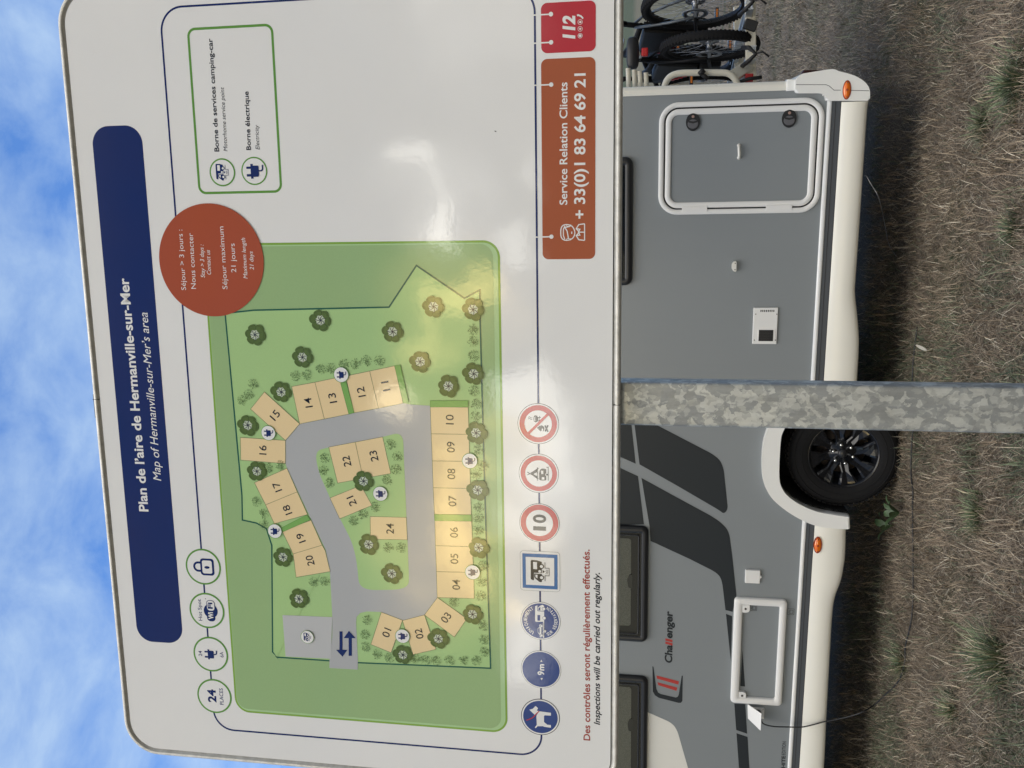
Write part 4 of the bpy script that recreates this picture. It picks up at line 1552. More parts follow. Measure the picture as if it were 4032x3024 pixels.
c = O_([(1170, 640)])[0]
lens(c, abs(O_([(1170, 500)])[0][0] - O_([(1170, 780)])[0][0]) / 2, abs(O_([(1110, 640)])[0][1] - O_([(1232, 640)])[0][1]) / 2, -0.049, home)
c = W(3000 + sN * 608, 1650 + sN * 1372, -0.03)
lens(c, abs(wN(608, 1295)[0] - wN(608, 1450)[0]) / 2, abs(wN(570, 1372)[1] - wN(648, 1372)[1]) / 2, -0.032, home)

# garage hatch
hx0, hx1 = avg(wA(500, 1405)[0], wA(1200, 1385)[0]), avg(wA(500, 668)[0], wA(1200, 638)[0])
hz0, hz1 = avg(wA(1398, 900)[1], wA(1372, 1250)[1]), avg(wA(328, 900)[1], wA(314, 1250)[1])
f1 = 0.030
mb = MB()


def frame_ring(mb, x0, x1, z0, z1, r, w, y0, y1, m, bev=0.004):
    o = rrect(x0, x1, z0, z1, r, 10)
    i_ = rrect(x0 + w, x1 - w, z0 + w, z1 - w, max(r - w, 0.004), 10)
    n = len(o)
    o2 = rrect(x0 + bev, x1 - bev, z0 + bev, z1 - bev, max(r - bev, 0.003), 10)
    i2 = rrect(x0 + w - bev, x1 - w + bev, z0 + w - bev, z1 - w + bev, max(r - w + bev, 0.003), 10)
    lp = [(o, y1), (o, y0 + bev), (o2, y0), (i2, y0), (i_, y0 + bev), (i_, y1)]
    vs = [(p[0], y, p[1]) for l, y in lp for p in l]
    fs = [[a * n + k, a * n + (k + 1) % n, (a + 1) * n + (k + 1) % n, (a + 1) * n + k] for a in range(5) for k in range(n)]
    mb.add(vs, fs, m, True)


hatch = MB()
hatch.slab(rrect(hx0 + f1 + 0.009, hx1 - f1 - 0.009, hz0 + f1 + 0.009, hz1 - f1 - 0.009, 0.075, 10), -0.006, -0.0005, GREYP, 0.001, 1)
hatch = hatch.build('garage_hatch', home)
frame_ring(mb, hx0, hx1, hz0, hz1, 0.115, f1, -0.016, 0.0, FRAMEW)
mb.build('hatch_frame', hatch)
mb = MB()
frame_ring(mb, hx0 + f1 + 0.009, hx1 - f1 - 0.009, hz0 + f1 + 0.009, hz1 - f1 - 0.009, 0.078, 0.034, -0.015, 0.0, FRAMEW)
mb.build('door_edge', hatch)
mb = MB()
frame_ring(mb, hx0 + f1 - 0.002, hx1 - f1 + 0.002, hz0 + f1 - 0.002, hz1 - f1 + 0.002, 0.085, 0.014, -0.003, 0.0, SEAL, 0.001)
mb.build('seal', hatch)
for zz in (wA(555, 1372)[1], wA(1105, 1355)[1]):
    mb = MB()
    mb.box(hx0 + f1 - 0.012, hx0 + f1 + 0.016, -0.019, -0.010, zz - 0.075, zz + 0.075, FRAMEW, bev=0.002)
    mb.build('hinge', hatch)
for p in ((545, 797), (1172, 774)):
    c = wA(*p)
    mb = MB()
    rx, rz = abs(wA(545, 738)[0] - wA(545, 856)[0]) / 2, abs(wA(499, 797)[1] - wA(592, 797)[1]) / 2
    mb.slab(circ(c, rx, 40, rz), -0.016, -0.005, BLACKP, 0.005, 3, True)
    mb.slab(circ((c[0] - rx * 0.22, c[1]), rx * 0.52, 30, rz * 0.74), -0.0185, -0.01, mat('lock grey', (0.10, 0.10, 0.11), 0.4), 0.002, 2)
    mb.slab([(c[0] - rx * 0.05, c[1] - rz * 0.58), (c[0] + rx * 0.16, c[1] - rz * 0.66), (c[0] + rx * 0.06, c[1]), (c[0] + rx * 0.16, c[1] + rz * 0.66), (c[0] - rx * 0.05, c[1] + rz * 0.58), (c[0] - rx * 0.16, c[1])], -0.0190, -0.016, SEAL, 0.0)
    mb.slab(circ((c[0] + rx * 0.6, c[1]), rz * 0.2, 20), -0.0185, -0.01, mat('lock barrel', (0.45, 0.30, 0.26), 0.35, 0.7), 0.001, 2)
    mb.build('lock', hatch)
mb = MB()
p0, p1 = wA(845, 950), wA(845, 1030)
mb.tube([(p0[0], -0.006, p0[1]), (p0[0] - 0.003, -0.02, p0[1]), (p0[0] - 0.02, -0.026, p0[1]), (p1[0] + 0.02, -0.026, p1[1]), (p1[0] + 0.003, -0.02, p1[1]), (p1[0], -0.006, p1[1])], 0.0085, WHITEP)
for p in (p0, p1):
    mb.slab(circ(p, 0.011, 16), -0.009, -0.005, WHITEP, 0.001, 1)
mb.build('handle', hatch)

# heater vent, hook, water filler, service hatch, power inlet, stickers
vx0, vx1 = avg(wP(1047, 835)[0], wP(1210, 835)[0]), avg(wP(1047, 572)[0], wP(1223, 572)[0])
vz0, vz1 = avg(wP(1223, 572)[1], wP(1210, 835)[1]), avg(wP(1047, 572)[1], wP(1034, 835)[1])
mb = MB()
mb.slab(rrect(vx0, vx1, vz0, vz1, 0.003, 3), -0.012, 0.0, FRAMEW, 0.003, 2)
vent = mb.build('heater_vent', home)
gx0, gx1 = wP(1133, 813)[0], wP(1133, 732)[0]
gz0, gz1 = wP(1186, 775)[1], wP(1081, 775)[1]
mb = MB()
mb.slab(rrect(gx0 - 0.004, gx1 + 0.004, gz0 - 0.012, gz1 + 0.004, 0.004, 3), -0.0145, -0.01, FRAMEW, 0.001, 1)
mb.flat([(gx0, gz0), (gx1, gz0), (gx1, gz1), (gx0, gz1)], 0, SEAL, y=-0.0150)
for k in range(7):
    x = gx0 + (gx1 - gx0) * (k + 0.5) / 7
    mb.box(x - 0.0035, x + 0.0035, -0.0165, -0.0150, gz0 + 0.001, gz1 - 0.001, BLACKP)
mb.build('grille', vent)
mb = MB()
for k in range(8):
    a, b = wP(1094 + k * 13.3, 602), wP(1102 + k * 13.3, 587)
    mb.flat([(a[0], a[1]), (b[0], a[1]), (b[0], b[1]), (a[0], b[1])], 0, SEAL, y=-0.0128)
for p in ((1060, 618), (1213, 618), (1050, 806), (1202, 806)):
    mb.slab(circ(wP(*p), 0.0035, 12), -0.0138, -0.01, SCREW, 0.0)
mb.build('vent_slot', vent)
mb = MB()
a, b = wP(903, 310), wP(903, 232)
mb.slab(smooth_poly([(a[0], a[1] - 0.012), (b[0], a[1] - 0.012), (b[0] - 0.004, a[1] + 0.006), (b[0] - 0.02, a[1] + 0.015), (a[0] + 0.02, a[1] + 0.015), (a[0] + 0.004, a[1] + 0.006)], 0.005, 4), -0.028, 0.0, WHITEP, 0.007, 3, True)
for s in (a[0] + 0.014, b[0] - 0.014):
    mb.slab(circ((s, a[1] - 0.004), 0.0035, 10), -0.0285, -0.02, SCREW, 0)
mb.build('hook', home)
fx0, fx1 = avg(wW(1072, 185)[0], wW(1190, 187)[0]), avg(wW(1074, 80)[0], wW(1192, 86)[0])
fz0, fz1 = avg(wW(1192, 86)[1], wW(1190, 187)[1]), avg(wW(1074, 80)[1], wW(1072, 185)[1])
mb = MB()
mb.slab(rrect(fx0, fx1, fz0, fz1, 0.004, 3), -0.018, 0.0, FRAMEW, 0.004, 2)
mb.slab(circ(((fx0 + fx1) / 2, fz0), 0.011, 20), -0.016, 0.0, FRAMEW, 0.003, 2)
mb.build('filler_flap', home)

sx0, sx1 = avg(wW(963, 1130)[0], wW(1362, 1147)[0]), avg(wW(985, 297)[0], wW(1400, 318)[0])
sz0, sz1 = avg(wW(1400, 330)[1], wW(1364, 1130)[1]), avg(wW(978, 330)[1], wW(966, 1100)[1])
mb = MB()
mb.slab(rrect(sx0 + 0.03, sx1 - 0.03, sz0 + 0.03, sz1 - 0.03, 0.01, 3), -0.005, 0.0, GREYP, 0.0005, 1)
sh = mb.build('service_hatch', home)
mb = MB()
ix0, ix1 = avg(wW(1075, 1088)[0], wW(1310, 1097)[0]), avg(wW(1110, 357)[0], wW(1345, 367)[0])
iz0, iz1 = avg(wW(1343, 380)[1], wW(1310, 1090)[1]), avg(wW(1047, 430)[1], wW(1030, 1000)[1])
c1, c2 = wW(1075, 382), wW(1047, 1067)
rr = 0.028
out = rrect(sx0, sx1, sz0, sz1, 0.028, 8)
bm = bmesh.new()
inner = rrect(ix0, ix1, iz0, iz1, 0.012, 8)
n = len(out)
mb2 = MB()
o2 = rrect(sx0 + 0.006, sx1 - 0.006, sz0 + 0.006, sz1 - 0.006, 0.023, 8)
i2 = rrect(ix0 - 0.006, ix1 + 0.006, iz0 - 0.006, iz1 + 0.006, 0.016, 8)
lp = [(out, 0.0), (out, -0.020), (o2, -0.027), (i2, -0.027), (inner, -0.020), (inner, 0.0)]
vs = [(p[0], y, p[1]) for l, y in lp for p in l]
mb2.add(vs, [[a_ * n + k, a_ * n + (k + 1) % n, (a_ + 1) * n + (k + 1) % n, (a_ + 1) * n + k] for a_ in range(5) for k in range(n)], FRAMEW, True)
for c, s in ((c1, 1), (c2, -1)):
    xe = ix1 + 0.002 if s > 0 else ix0 - 0.002
    mb2.slab(smooth_poly([(xe, iz1 + 0.002), (c[0] - s * rr, iz1 + 0.002), (c[0] - s * rr, c[1] - rr), (xe, c[1] - rr)], [0, 0.004, 0.022, 0], 6), -0.0255, 0.0, FRAMEW, 0.004, 2)
    mb2.slab(circ(c, 0.0075, 16), -0.0295, -0.02, SCREW, 0.001, 1)
mb2.build('hatch_frame', sh)
bm.free()
st = MB()
st.flat(W_([(1052, 718), (1073, 1008), (1035, 1003)]), 0, DECAL, y=-0.0062)
st.build('hatch_graphic', sh)
for (y0, y1, x0, x1), par, yy in (((408, 360, 1113, 1167), sh, -0.0062), ((443, 393, 1407, 1463), home, -0.0014)):
    st = MB()
    bx = box_of(wW, (x0 + 25, y0), wW, (x0 + 25, y1), wW, (x0, y0 - 25), wW, (x1, y0 - 25))
    SG = mat('sticker grey', (0.075, 0.085, 0.09), 0.5)
    t = 0.003
    st.ring(rrect(*bx, 0.004), rrect(bx[0] + t, bx[1] - t, bx[2] + t, bx[3] - t, 0.003), 0, SG, y=yy)
    cx, cz = avg(bx[0], bx[1]), avg(bx[2], bx[3])
    st.stroke([(cx - 0.014, cz + 0.010), (cx - 0.014, cz - 0.014), (cx + 0.012, cz - 0.014), (cx + 0.012, cz + 0.006), (cx - 0.004, cz + 0.006), (cx - 0.004, cz + 0.016)], 0.0035, 0, SG, y=yy)
    st.build('sticker', par)
mb = MB()
q0, q1 = wW(1222, 1262), wW(1110, 1170)
mb.slab(rrect(q0[0], q1[0], q0[1], q1[1], 0.004, 3), -0.012, 0.0, FRAMEW, 0.003, 2)
mb.slab(circ((avg(q0[0], q1[0]) + 0.004, avg(q0[1], q1[1]) - 0.004), 0.026, 24), -0.035, 0.0, BLACKP, 0.006, 2)
mb.slab(circ((q1[0] - 0.01, q0[1] + 0.01), 0.004, 10), -0.0135, -0.01, SCREW, 0)
inlet = mb.build('power_inlet', home)
# the flap, hinged at its far side and standing open towards the viewer
fl = [W(2400 + sW * x, 2200 + sW * y, yo) for x, y, yo in ((1093, 1165, -0.014), (1202, 1240, -0.10), (1196, 1362, -0.10), (1096, 1265, -0.014))]
ys = [-0.014, -0.10, -0.10, -0.014]
vs = [(p[0], y, p[1]) for p, y in zip(fl, ys)] + [(p[0] + 0.010, y + 0.004, p[1] - 0.002) for p, y in zip(fl, ys)]
mb = MB()
mb.add(vs, [[0, 1, 2, 3], [7, 6, 5, 4], [0, 4, 5, 1], [1, 5, 6, 2], [2, 6, 7, 3], [3, 7, 4, 0]], FRAMEW)
mb.build('inlet_flap', inlet)


def window(x0, x1, z0, z1, latches):
    fr = MB()
    frame_ring(fr, x0, x1, z0, z1, 0.045, 0.050, -0.032, 0.0, BLACKP, 0.012)
    frame_ring(fr, x0 + 0.056, x1 - 0.056, z0 + 0.056, z1 - 0.056, 0.02, 0.012, -0.030, 0.0, BLACKP, 0.004)
    w = fr.build('window', home)
    p = MB()
    p.flat(rrect(x0 + 0.03, x1 - 0.03, z0 + 0.03, z1 - 0.03, 0.02), 0, TINT, y=-0.024)
    p.build('pane', w)
    b = MB()
    b.flat(rrect(x0 + 0.02, x1 - 0.02, z0 + 0.02, z1 - 0.02, 0.02), 0, SEAL, y=-0.004)
    b.flat(rrect(x0 + 0.115, x1 - 0.095, z0 + 0.115, z1 - 0.1, 0.02), 0, BLIND, y=-0.010)
    b.build('blind', w)
    for lx in latches:
        l = MB()
        l.slab(smooth_poly([(lx - 0.055, z0 + 0.105), (lx + 0.055, z0 + 0.105), (lx + 0.05, z0 + 0.125), (lx + 0.012, z0 + 0.14), (lx - 0.045, z0 + 0.133)], 0.008, 4), -0.020, -0.011, BLACKP, 0.003, 2)
        l.build('latch', w)


z1w = W(2551, 2300)[1]
wx0, wx1 = W(2480, 2519)[0], W(2480, 2067)[0]
window(wx0, wx1, z1w, z1w + 0.55, [W(2495, 2285)[0]])
w2 = W(2480, 2656)[0]
window(w2 - 0.95, w2, W(2549, 2850)[1], W(2549, 2850)[1] + 0.55, [W(2490, 2850)[0]])
window(W(2470, 1121)[0], W(2470, 618)[0], W(2491, 800)[1], W(2491, 800)[1] + 0.45, [])
# front end beyond the frame
mb = MB()
mb.slab([(0.25, 1.55), (YB - 0.25, 1.55), (YB - 0.35, 2.35), (0.35, 2.35)], -0.02, 0.0, TINT, 0.0)
ws = mb.build('windscreen', home)
ws.rotation_euler = (0, 0, math.radians(-90))
ws.location = (XF, YB, 0)

HW = Matrix.Rotation(HOME_YAW, 3, 'Z')


def home_world(x, y, z):
    return HW @ Vector((x, y, z)) + Vector((0, HOME_D, 0))


def on_home(px, py, yo):
    """point seen at this spot, on a plane parallel to the side wall yo behind (or before) it"""
    x, z = W(px, py, yo)
    return home_world(x, yo, z)


# ------------------------------------------------------------------ power cable and thin wire
CABLE = mat('black cable', (0.012, 0.013, 0.015), 0.5)
pts = [on_home(2400 + sW * x, 2200 + sW * y, yo) for x, y, yo in ((1190, 1235, -0.05), (1203, 1283, -0.08), (1225, 1310, -0.085), (1300, 1328, -0.07), (1420, 1332, -0.055), (1520, 1333, -0.055), (1620, 1312, -0.05), (1700, 1290, -0.05))]
pts += [on_home(3200 + .61722 * x, 2000 + .61722 * y, yo) for x, y, yo in ((150, 1349, -0.06), (250, 1325, -0.09), (330, 1295, -0.11))]
pts += [on_ground(3200 + .61722 * x, 2000 + .61722 * y, z) for x, y, z in ((400, 1250, 0.05), (470, 1185, 0.025), (550, 1100, 0.03), (588, 980, 0.02), (592, 880, 0.025), (625, 740, 0.03), (640, 600, 0.02), (641, 470, 0.02), (640, 200, 0.02), (637, 0, 0.02))]
pts += [on_ground(3000 + sN * x, 1650 + sN * y, 0.03) for x, y in ((1645, 800), (1625, 600), (1630, 300), (1650, 0), (1640, -500), (1690, -1000))]
mb = MB()
mb.tube(curve_through([tuple(p) for p in pts], 5), 0.0046, CABLE, 8)
tag(mb.build('power_cable'), 'black power cable hanging from the open inlet flap and trailing through the grass', 'cable')
pts = [on_home(3404, 693, 0.02), on_home(3412, 694, 0.0), on_home(3430, 725, -0.02), on_home(3462, 784, -0.03), on_ground(3486, 892, 0.06), on_ground(3500, 960, 0.03), on_ground(3530, 1010, 0.0)]
mb = MB()
mb.tube(curve_through([tuple(p) for p in pts], 5), 0.0028, mat('grey wire', (0.2, 0.2, 0.2), 0.4, 0.5), 6)
tag(mb.build('thin_wire'), 'thin grey wire bent down from under the skirt into the grass', 'wire')

# ------------------------------------------------------------------ ground, grass, weeds
def ground_fn(N, b):
    g = N.new('ShaderNodeNewGeometry').outputs['Position']
    n1 = N.noise(g, 0.55, 5, 0.6)
    n2 = N.noise(g, 60, 6, 0.7)
    n3 = N.noise(g, 9, 4, 0.6)
    fine = N.ramp(n2, [(0.3, (0.06, 0.05, 0.04)), (0.5, (0.15, 0.125, 0.098)), (0.72, (0.33, 0.28, 0.21))])
    green = N.ramp(n2, [(0.3, (0.016, 0.022, 0.012)), (0.7, (0.07, 0.10, 0.04))])
    f = N.ramp(N.math('ADD', N.math('MULTIPLY', n1, 0.7), N.math('MULTIPLY', n3, 0.3)), [(0.50, 0.0), (0.62, 0.7)])
    N.link(N.mix(f, fine, green), b.inputs['Base Color'])
    bump(N, b, n2, 0.9, 0.03)


GROUND = mat('dry ground', (0.1, 0.085, 0.065), 0.95, spec=0.1, fn=ground_fn)
me = bpy.data.meshes.new('ground')
me.from_pydata([(-1500, -1500, 0), (1500, -1500, 0), (1500, 1500, 0), (-1500, 1500, 0)], [], [[0, 1, 2, 3]])
me.materials.append(GROUND)
tag(wire(bpy.data.objects.new('ground', me)), kind='structure')

_perm = RNG.random((256, 256))


def vnoise(x, y, s, seed=0):
    x, y = x * s + seed * 17.3, y * s + seed * 9.1
    xi, yi = np.floor(x).astype(int), np.floor(y).astype(int)
    fx, fy = x - xi, y - yi
    fx, fy = fx * fx * (3 - 2 * fx), fy * fy * (3 - 2 * fy)
    P = lambda i, j: _perm[i % 256, j % 256]
    return (P(xi, yi) * (1 - fx) + P(xi + 1, yi) * fx) * (1 - fy) + (P(xi, yi + 1) * (1 - fx) + P(xi + 1, yi + 1) * fx) * fy


def leaf_fn(N, b):
    at = N.new('ShaderNodeVertexColor', layer_name='tint')
    N.link(at.outputs[0], b.inputs['Base Color'])


BLADE = mat('grass blade', (0.2, 0.18, 0.1), 0.75, spec=0.25, fn=leaf_fn)


def blades_mesh(name, px, py, length, width, az, lean, droop, tint, pz=None):
    """one tapered, bending blade per root point"""
    n = len(px)
    d = np.stack([np.cos(az), np.sin(az)], -1)
    s = np.stack([-np.sin(az), np.cos(az)], -1) * (width / 2)[:, None]
    root = np.stack([px, py], -1)
    z0 = np.zeros(n) if pz is None else pz
    a1, a2 = lean, np.clip(lean + droop, 0, 1.75)
    m1 = root + d * (np.sin(a1) * length * 0.5)[:, None]
    h1 = z0 + np.cos(a1) * length * 0.5
    m2 = m1 + d * (np.sin(a2) * length * 0.5)[:, None]
    h2 = np.maximum(h1 + np.cos(a2) * length * 0.5, 0.004)
    V = np.empty((n, 5, 3), np.float32)
    V[:, 0, :2], V[:, 0, 2] = root - s, z0 - 0.004
    V[:, 1, :2], V[:, 1, 2] = root + s, z0 - 0.004
    V[:, 2, :2], V[:, 2, 2] = m1 - s * 0.85, h1
    V[:, 3, :2], V[:, 3, 2] = m1 + s * 0.85, h1
    V[:, 4, :2], V[:, 4, 2] = m2, h2
    idx = np.arange(n)[:, None] * 5
    loops = np.concatenate([idx + np.array([[0, 1, 3, 2]]), idx + np.array([[2, 3, 4]])], 1).reshape(-1)
    starts = (np.arange(n)[:, None] * 7 + np.array([[0, 4]])).reshape(-1)
    me = bpy.data.meshes.new(name)
    me.vertices.add(n * 5)
    me.vertices.foreach_set('co', V.reshape(-1))
    me.loops.add(n * 7)
    me.loops.foreach_set('vertex_index', loops.astype(np.int32))
    me.polygons.add(n * 2)
    me.polygons.foreach_set('loop_start', starts.astype(np.int32))
    me.update(calc_edges=True)
    ca = me.color_attributes.new('tint', 'FLOAT_COLOR', 'POINT')
    c = np.ones((n, 5, 4), np.float32)
    c[:, :, :3] = tint[:, None, :]
    ca.data.foreach_set('color', c.reshape(-1))
    me.materials.append(BLADE)
    return me


def in_home(px, py):
    c, s = math.cos(HOME_YAW), math.sin(HOME_YAW)
    lx = px * c + (py - HOME_D) * s
    ly = -px * s + (py - HOME_D) * c
    return lx, ly


def straw(n, r):
    """dry lawn colours: grey brown thatch, straw, a few bleached stems"""
    base = np.array([[0.235, 0.18, 0.128], [0.325, 0.255, 0.182], [0.45, 0.365, 0.255], [0.17, 0.125, 0.09], [0.68, 0.60, 0.46]])
    k = RNG.choice(5, n, p=[0.30, 0.30, 0.20, 0.11, 0.09])
    return base[k] * RNG.uniform(0.75, 1.2, (n, 1)) * r[:, None]


def make_lawn():
    N0 = 330000
    p = 0.2
    t = RNG.random(N0)
    d0, d1 = 2.6, 26.0
    d = (d0 ** p + t * (d1 ** p - d0 ** p)) ** (1 / p)
    th = RNG.uniform(math.radians(-38), math.radians(38), N0)
    x, y = d * np.sin(th), d * np.cos(th)
    lx, ly = in_home(x, y)
    keep = ~((lx > -5.1) & (lx < 1.7) & (ly > 1.5) & (ly < 2.2))
    x, y, d, lx, ly = x[keep], y[keep], d[keep], lx[keep], ly[keep]
    n = len(x)
    cl = vnoise(x, y, 7.0, 1) * 0.6 + vnoise(x, y, 19.0, 2) * 0.4      # tussocks
    gp = vnoise(x, y, 1.1, 3) * 0.55 + vnoise(x, y, 3.3, 4) * 0.45     # greener patches
    gp = gp + 0.10 * np.exp(-((ly + 0.1) / 0.5) ** 2) * (lx < 0.2)
    green = RNG.random(n) < np.clip((gp - 0.50) * 4.0, 0.06, 0.80)
    tone = 0.50 + 0.45 * vnoise(x, y, 2.2, 5) + 0.30 * vnoise(x, y, 6.5, 8)
    tint = straw(n, tone)
    gb = np.array([[0.085, 0.11, 0.065], [0.12, 0.15, 0.085], [0.18, 0.20, 0.125], [0.06, 0.08, 0.055]])
    tint[green] = (gb[RNG.choice(4, n)] * RNG.uniform(0.7, 1.2, (n, 1)))[green]
    far = np.clip((d - 6.0) / 6.0, 0, 1)[:, None] * 0.65
    tint = tint * (1 - far) + np.array([0.215, 0.185, 0.145]) * far * (0.45 + 1.1 * cl)[:, None]
    L = RNG.gamma(5, 0.0125, n) * (0.65 + 0.8 * cl)
    L = np.clip(L, 0.02, 0.17)
    w = RNG.uniform(0.0018, 0.0038, n) * np.maximum(1, d / 6.8)
    w[green] *= 1.25
    sw = 2 * PI * (vnoise(x, y, 2.4, 6) + 0.3 * vnoise(x, y, 9.0, 7))
    az = sw + RNG.normal(0, 1.5, n)
    lean = np.clip(RNG.normal(0.88, 0.38, n), 0.05, 1.5)
    droop = RNG.uniform(0.0, 0.7, n)
    me = blades_mesh('lawn', x, y, L, w, az, lean, droop, tint)
    tag(wire(bpy.data.objects.new('lawn', me)), 'dry brown lawn grass with greener patches under and around the motorhome', 'grass', kind='stuff')
    # flattened thatch, bleached stems lying across each other
    M0 = 90000
    t = RNG.random(M0)
    d = (d0 ** p + t * (14.0 ** p - d0 ** p)) ** (1 / p)
    th = RNG.uniform(math.radians(-36), math.radians(36), M0)
    x, y = d * np.sin(th), d * np.cos(th)
    n = M0
    tint = straw(n, np.ones(n)) * 0.9
    me = blades_mesh('thatch', x, y, RNG.uniform(0.03, 0.10, n), RNG.uniform(0.0012, 0.0024, n) * np.maximum(1, d / 9), RNG.uniform(0, 2 * PI, n), RNG.uniform(1.2, 1.5, n), RNG.uniform(0, 0.2, n), tint, RNG.uniform(0.0, 0.03, n))
    tag(wire(bpy.data.objects.new('thatch', me)), 'bleached dead stems lying flat among the lawn grass', 'thatch', kind='stuff')


make_lawn()


def tuft(px, py, r, h, n, label, dry=0.15):
    c = on_ground(px, py)
    a = RNG.uniform(0, 2 * PI, n)
    q = r * 0.55 * np.minimum(np.abs(RNG.normal(0, 0.7, n)), 1.2)
    g = np.array([[0.08, 0.11, 0.055], [0.115, 0.15, 0.075], [0.18, 0.215, 0.12], [0.06, 0.085, 0.055]])
    tint = g[RNG.choice(4, n)] * RNG.uniform(0.75, 1.25, (n, 1))
    dr = RNG.random(n) < dry
    tint[dr] = np.array([0.5, 0.43, 0.29]) * RNG.uniform(0.6, 1.2, (dr.sum(), 1))
    me = blades_mesh('grass_tuft', q * np.cos(a), q * np.sin(a), RNG.uniform(0.5, 1.15, n) * h, RNG.uniform(0.003, 0.0065, n), a + RNG.normal(0, 0.5, n), RNG.uniform(0.15, 1.05, n), RNG.uniform(0.1, 0.8, n), tint)
    o = bpy.data.objects.new('grass_tuft', me)
    o.location = c
    wire(o)
    tag(o, label, 'grass tuft', 'green tufts in the dry lawn')


tuft(3945, 2600, 0.20, 0.20, 330, 'largest coarse green tuft, leaves spread wide, in the near left corner of the lawn')
tuft(4010, 330, 0.24, 0.14, 420, 'low broad green tuft on the near right of the lawn')
tuft(3880, 480, 0.16, 0.09, 260, 'short dark green tuft between the bumper corner and the near right tuft')
tuft(3560, 2610, 0.15, 0.12, 200, 'green tuft growing over the power cable where it bends', 0.3)
tuft(3760, 2790, 0.14, 0.11, 160, 'thin green tuft left of the bend in the power cable', 0.3)
tuft(3860, 2020, 0.16, 0.10, 260, 'green tuft in front of the motorhome wheel')
tuft(4000, 900, 0.14, 0.09, 200, 'small green tuft on the near lawn midway between bumper corner and sign post')


def weed(px, py, leaves, label):
    c = on_ground(px, py)
    root = empty('broadleaf_weed', c, 0, label, 'weed', 'broad leaved weeds beside the wheel')
    LF = mat('weed leaf', (0.07, 0.14, 0.045), 0.5, fn=lambda N, b: vary(N, b, (0.055, 0.095, 0.04), 60, 0.7, 1.2))
    for k in range(leaves):
        a = 2 * PI * k / leaves + random.uniform(-0.4, 0.4)
        L, wd = random.uniform(0.06, 0.10), random.uniform(0.018, 0.028)
        vs, fs = [], []
        for i in range(7):
            t = i / 6
            r_ = 0.01 + L * t
            z = 0.03 + 0.07 * math.sin(t * 1.9) + 0.0
            hw = wd * math.sin(PI * min(1, 0.12 + t * 0.88)) ** 0.8
            for s, dz in ((-1, 0.006), (0, 0.0), (1, 0.006)):
                vs.append((r_ * math.cos(a) - s * hw * math.sin(a), r_ * math.sin(a) + s * hw * math.cos(a), z + dz))
        for i in range(6):
            for j in range(2):
                q = i * 3 + j
                fs.append([q, q + 3, q + 4, q + 1])
        mb = MB()
        mb.add(vs, fs, LF, True)
        mb.tube([(0, 0, 0), (0.006 * math.cos(a), 0.006 * math.sin(a), 0.03), (0.012 * math.cos(a), 0.012 * math.sin(a), 0.034)], 0.002, LF, 6)
        mb.build('leaf', root)


weed(3560, 2020, 6, 'green broad leaved weed in front of the tyre, the nearer of two')
weed(3525, 2070, 4, 'small broad leaved weed just under the wheel arch tip')
# a pale feather-shaped dead leaf on the lawn
c = on_ground(3672, 1368)
mb = MB()
PALE = mat('bleached leaf', (0.45, 0.43, 0.38), 0.7)
vs = []
for i in range(6):
    t = i / 5
    hw = 0.009 * math.sin(PI * (0.1 + 0.85 * t))
    vs += [(-0.03 + 0.065 * t, -hw, 0.004 * i), (-0.03 + 0.065 * t, hw, 0.004 * i + 0.006)]
mb.add(vs, [[2 * i, 2 * i + 2, 2 * i + 3, 2 * i + 1] for i in range(5)], PALE, True)
o = mb.build('dead_leaf')
o.location = (c.x, c.y, 0.05)
o.rotation_euler = (0.3, -0.7, 0.6)
tag(o, 'small pale dead leaf lying on the brown lawn right of the sign post', 'leaf')

# land beyond: a gentle rise of stubble and green strips, and a hedge far off
def field_fn(N, b):
    g = N.new('ShaderNodeNewGeometry').outputs['Position']
    s = N.new('ShaderNodeSeparateXYZ')
    N.link(g, s.inputs[0])
    f = N.math('DIVIDE', N.math('SUBTRACT', s.outputs[1], 60), 240, True)
    f = N.math('ADD', f, N.math('MULTIPLY', N.math('SUBTRACT', N.noise(g, 0.02, 3), 0.5), 0.1))
    col = N.ramp(f, [(0.0, (0.13, 0.125, 0.085)), (0.35, (0.17, 0.155, 0.11)), (0.42, (0.095, 0.11, 0.07)), (0.60, (0.10, 0.115, 0.07)), (0.74, (0.26, 0.18, 0.10)), (1.0, (0.24, 0.17, 0.10))])
    N.link(N.mix(1.0, col, N.ramp(N.noise(g, 1.2, 5, 0.7), [(0.3, 0.75), (0.7, 1.2)]), 'MULTIPLY'), b.inputs['Base Color'])


FIELD = mat('field strips', (0.2, 0.2, 0.1), 0.95, spec=0.1, fn=field_fn)
vs, fs = [], []
ny, nx = 16, 24
for j in range(ny + 1):
    for i in range(nx + 1):
        y = 60 + 300 * j / ny
        x = -360 + 720 * i / nx
        vs.append((x, y, 0.01 + (27 + 1.5 * math.sin(x * 0.013)) * (j / ny) ** 1.15))
for j in range(ny):
    for i in range(nx):
        a = j * (nx + 1) + i
        fs.append([a, a + 1, a + nx + 2, a + nx + 1])
me = bpy.data.meshes.new('field_rise')
me.from_pydata(vs, [], fs)
me.materials.append(FIELD)
me.polygons.foreach_set('use_smooth', [True] * len(fs))
tag(wire(bpy.data.objects.new('field_rise', me)), kind='structure')

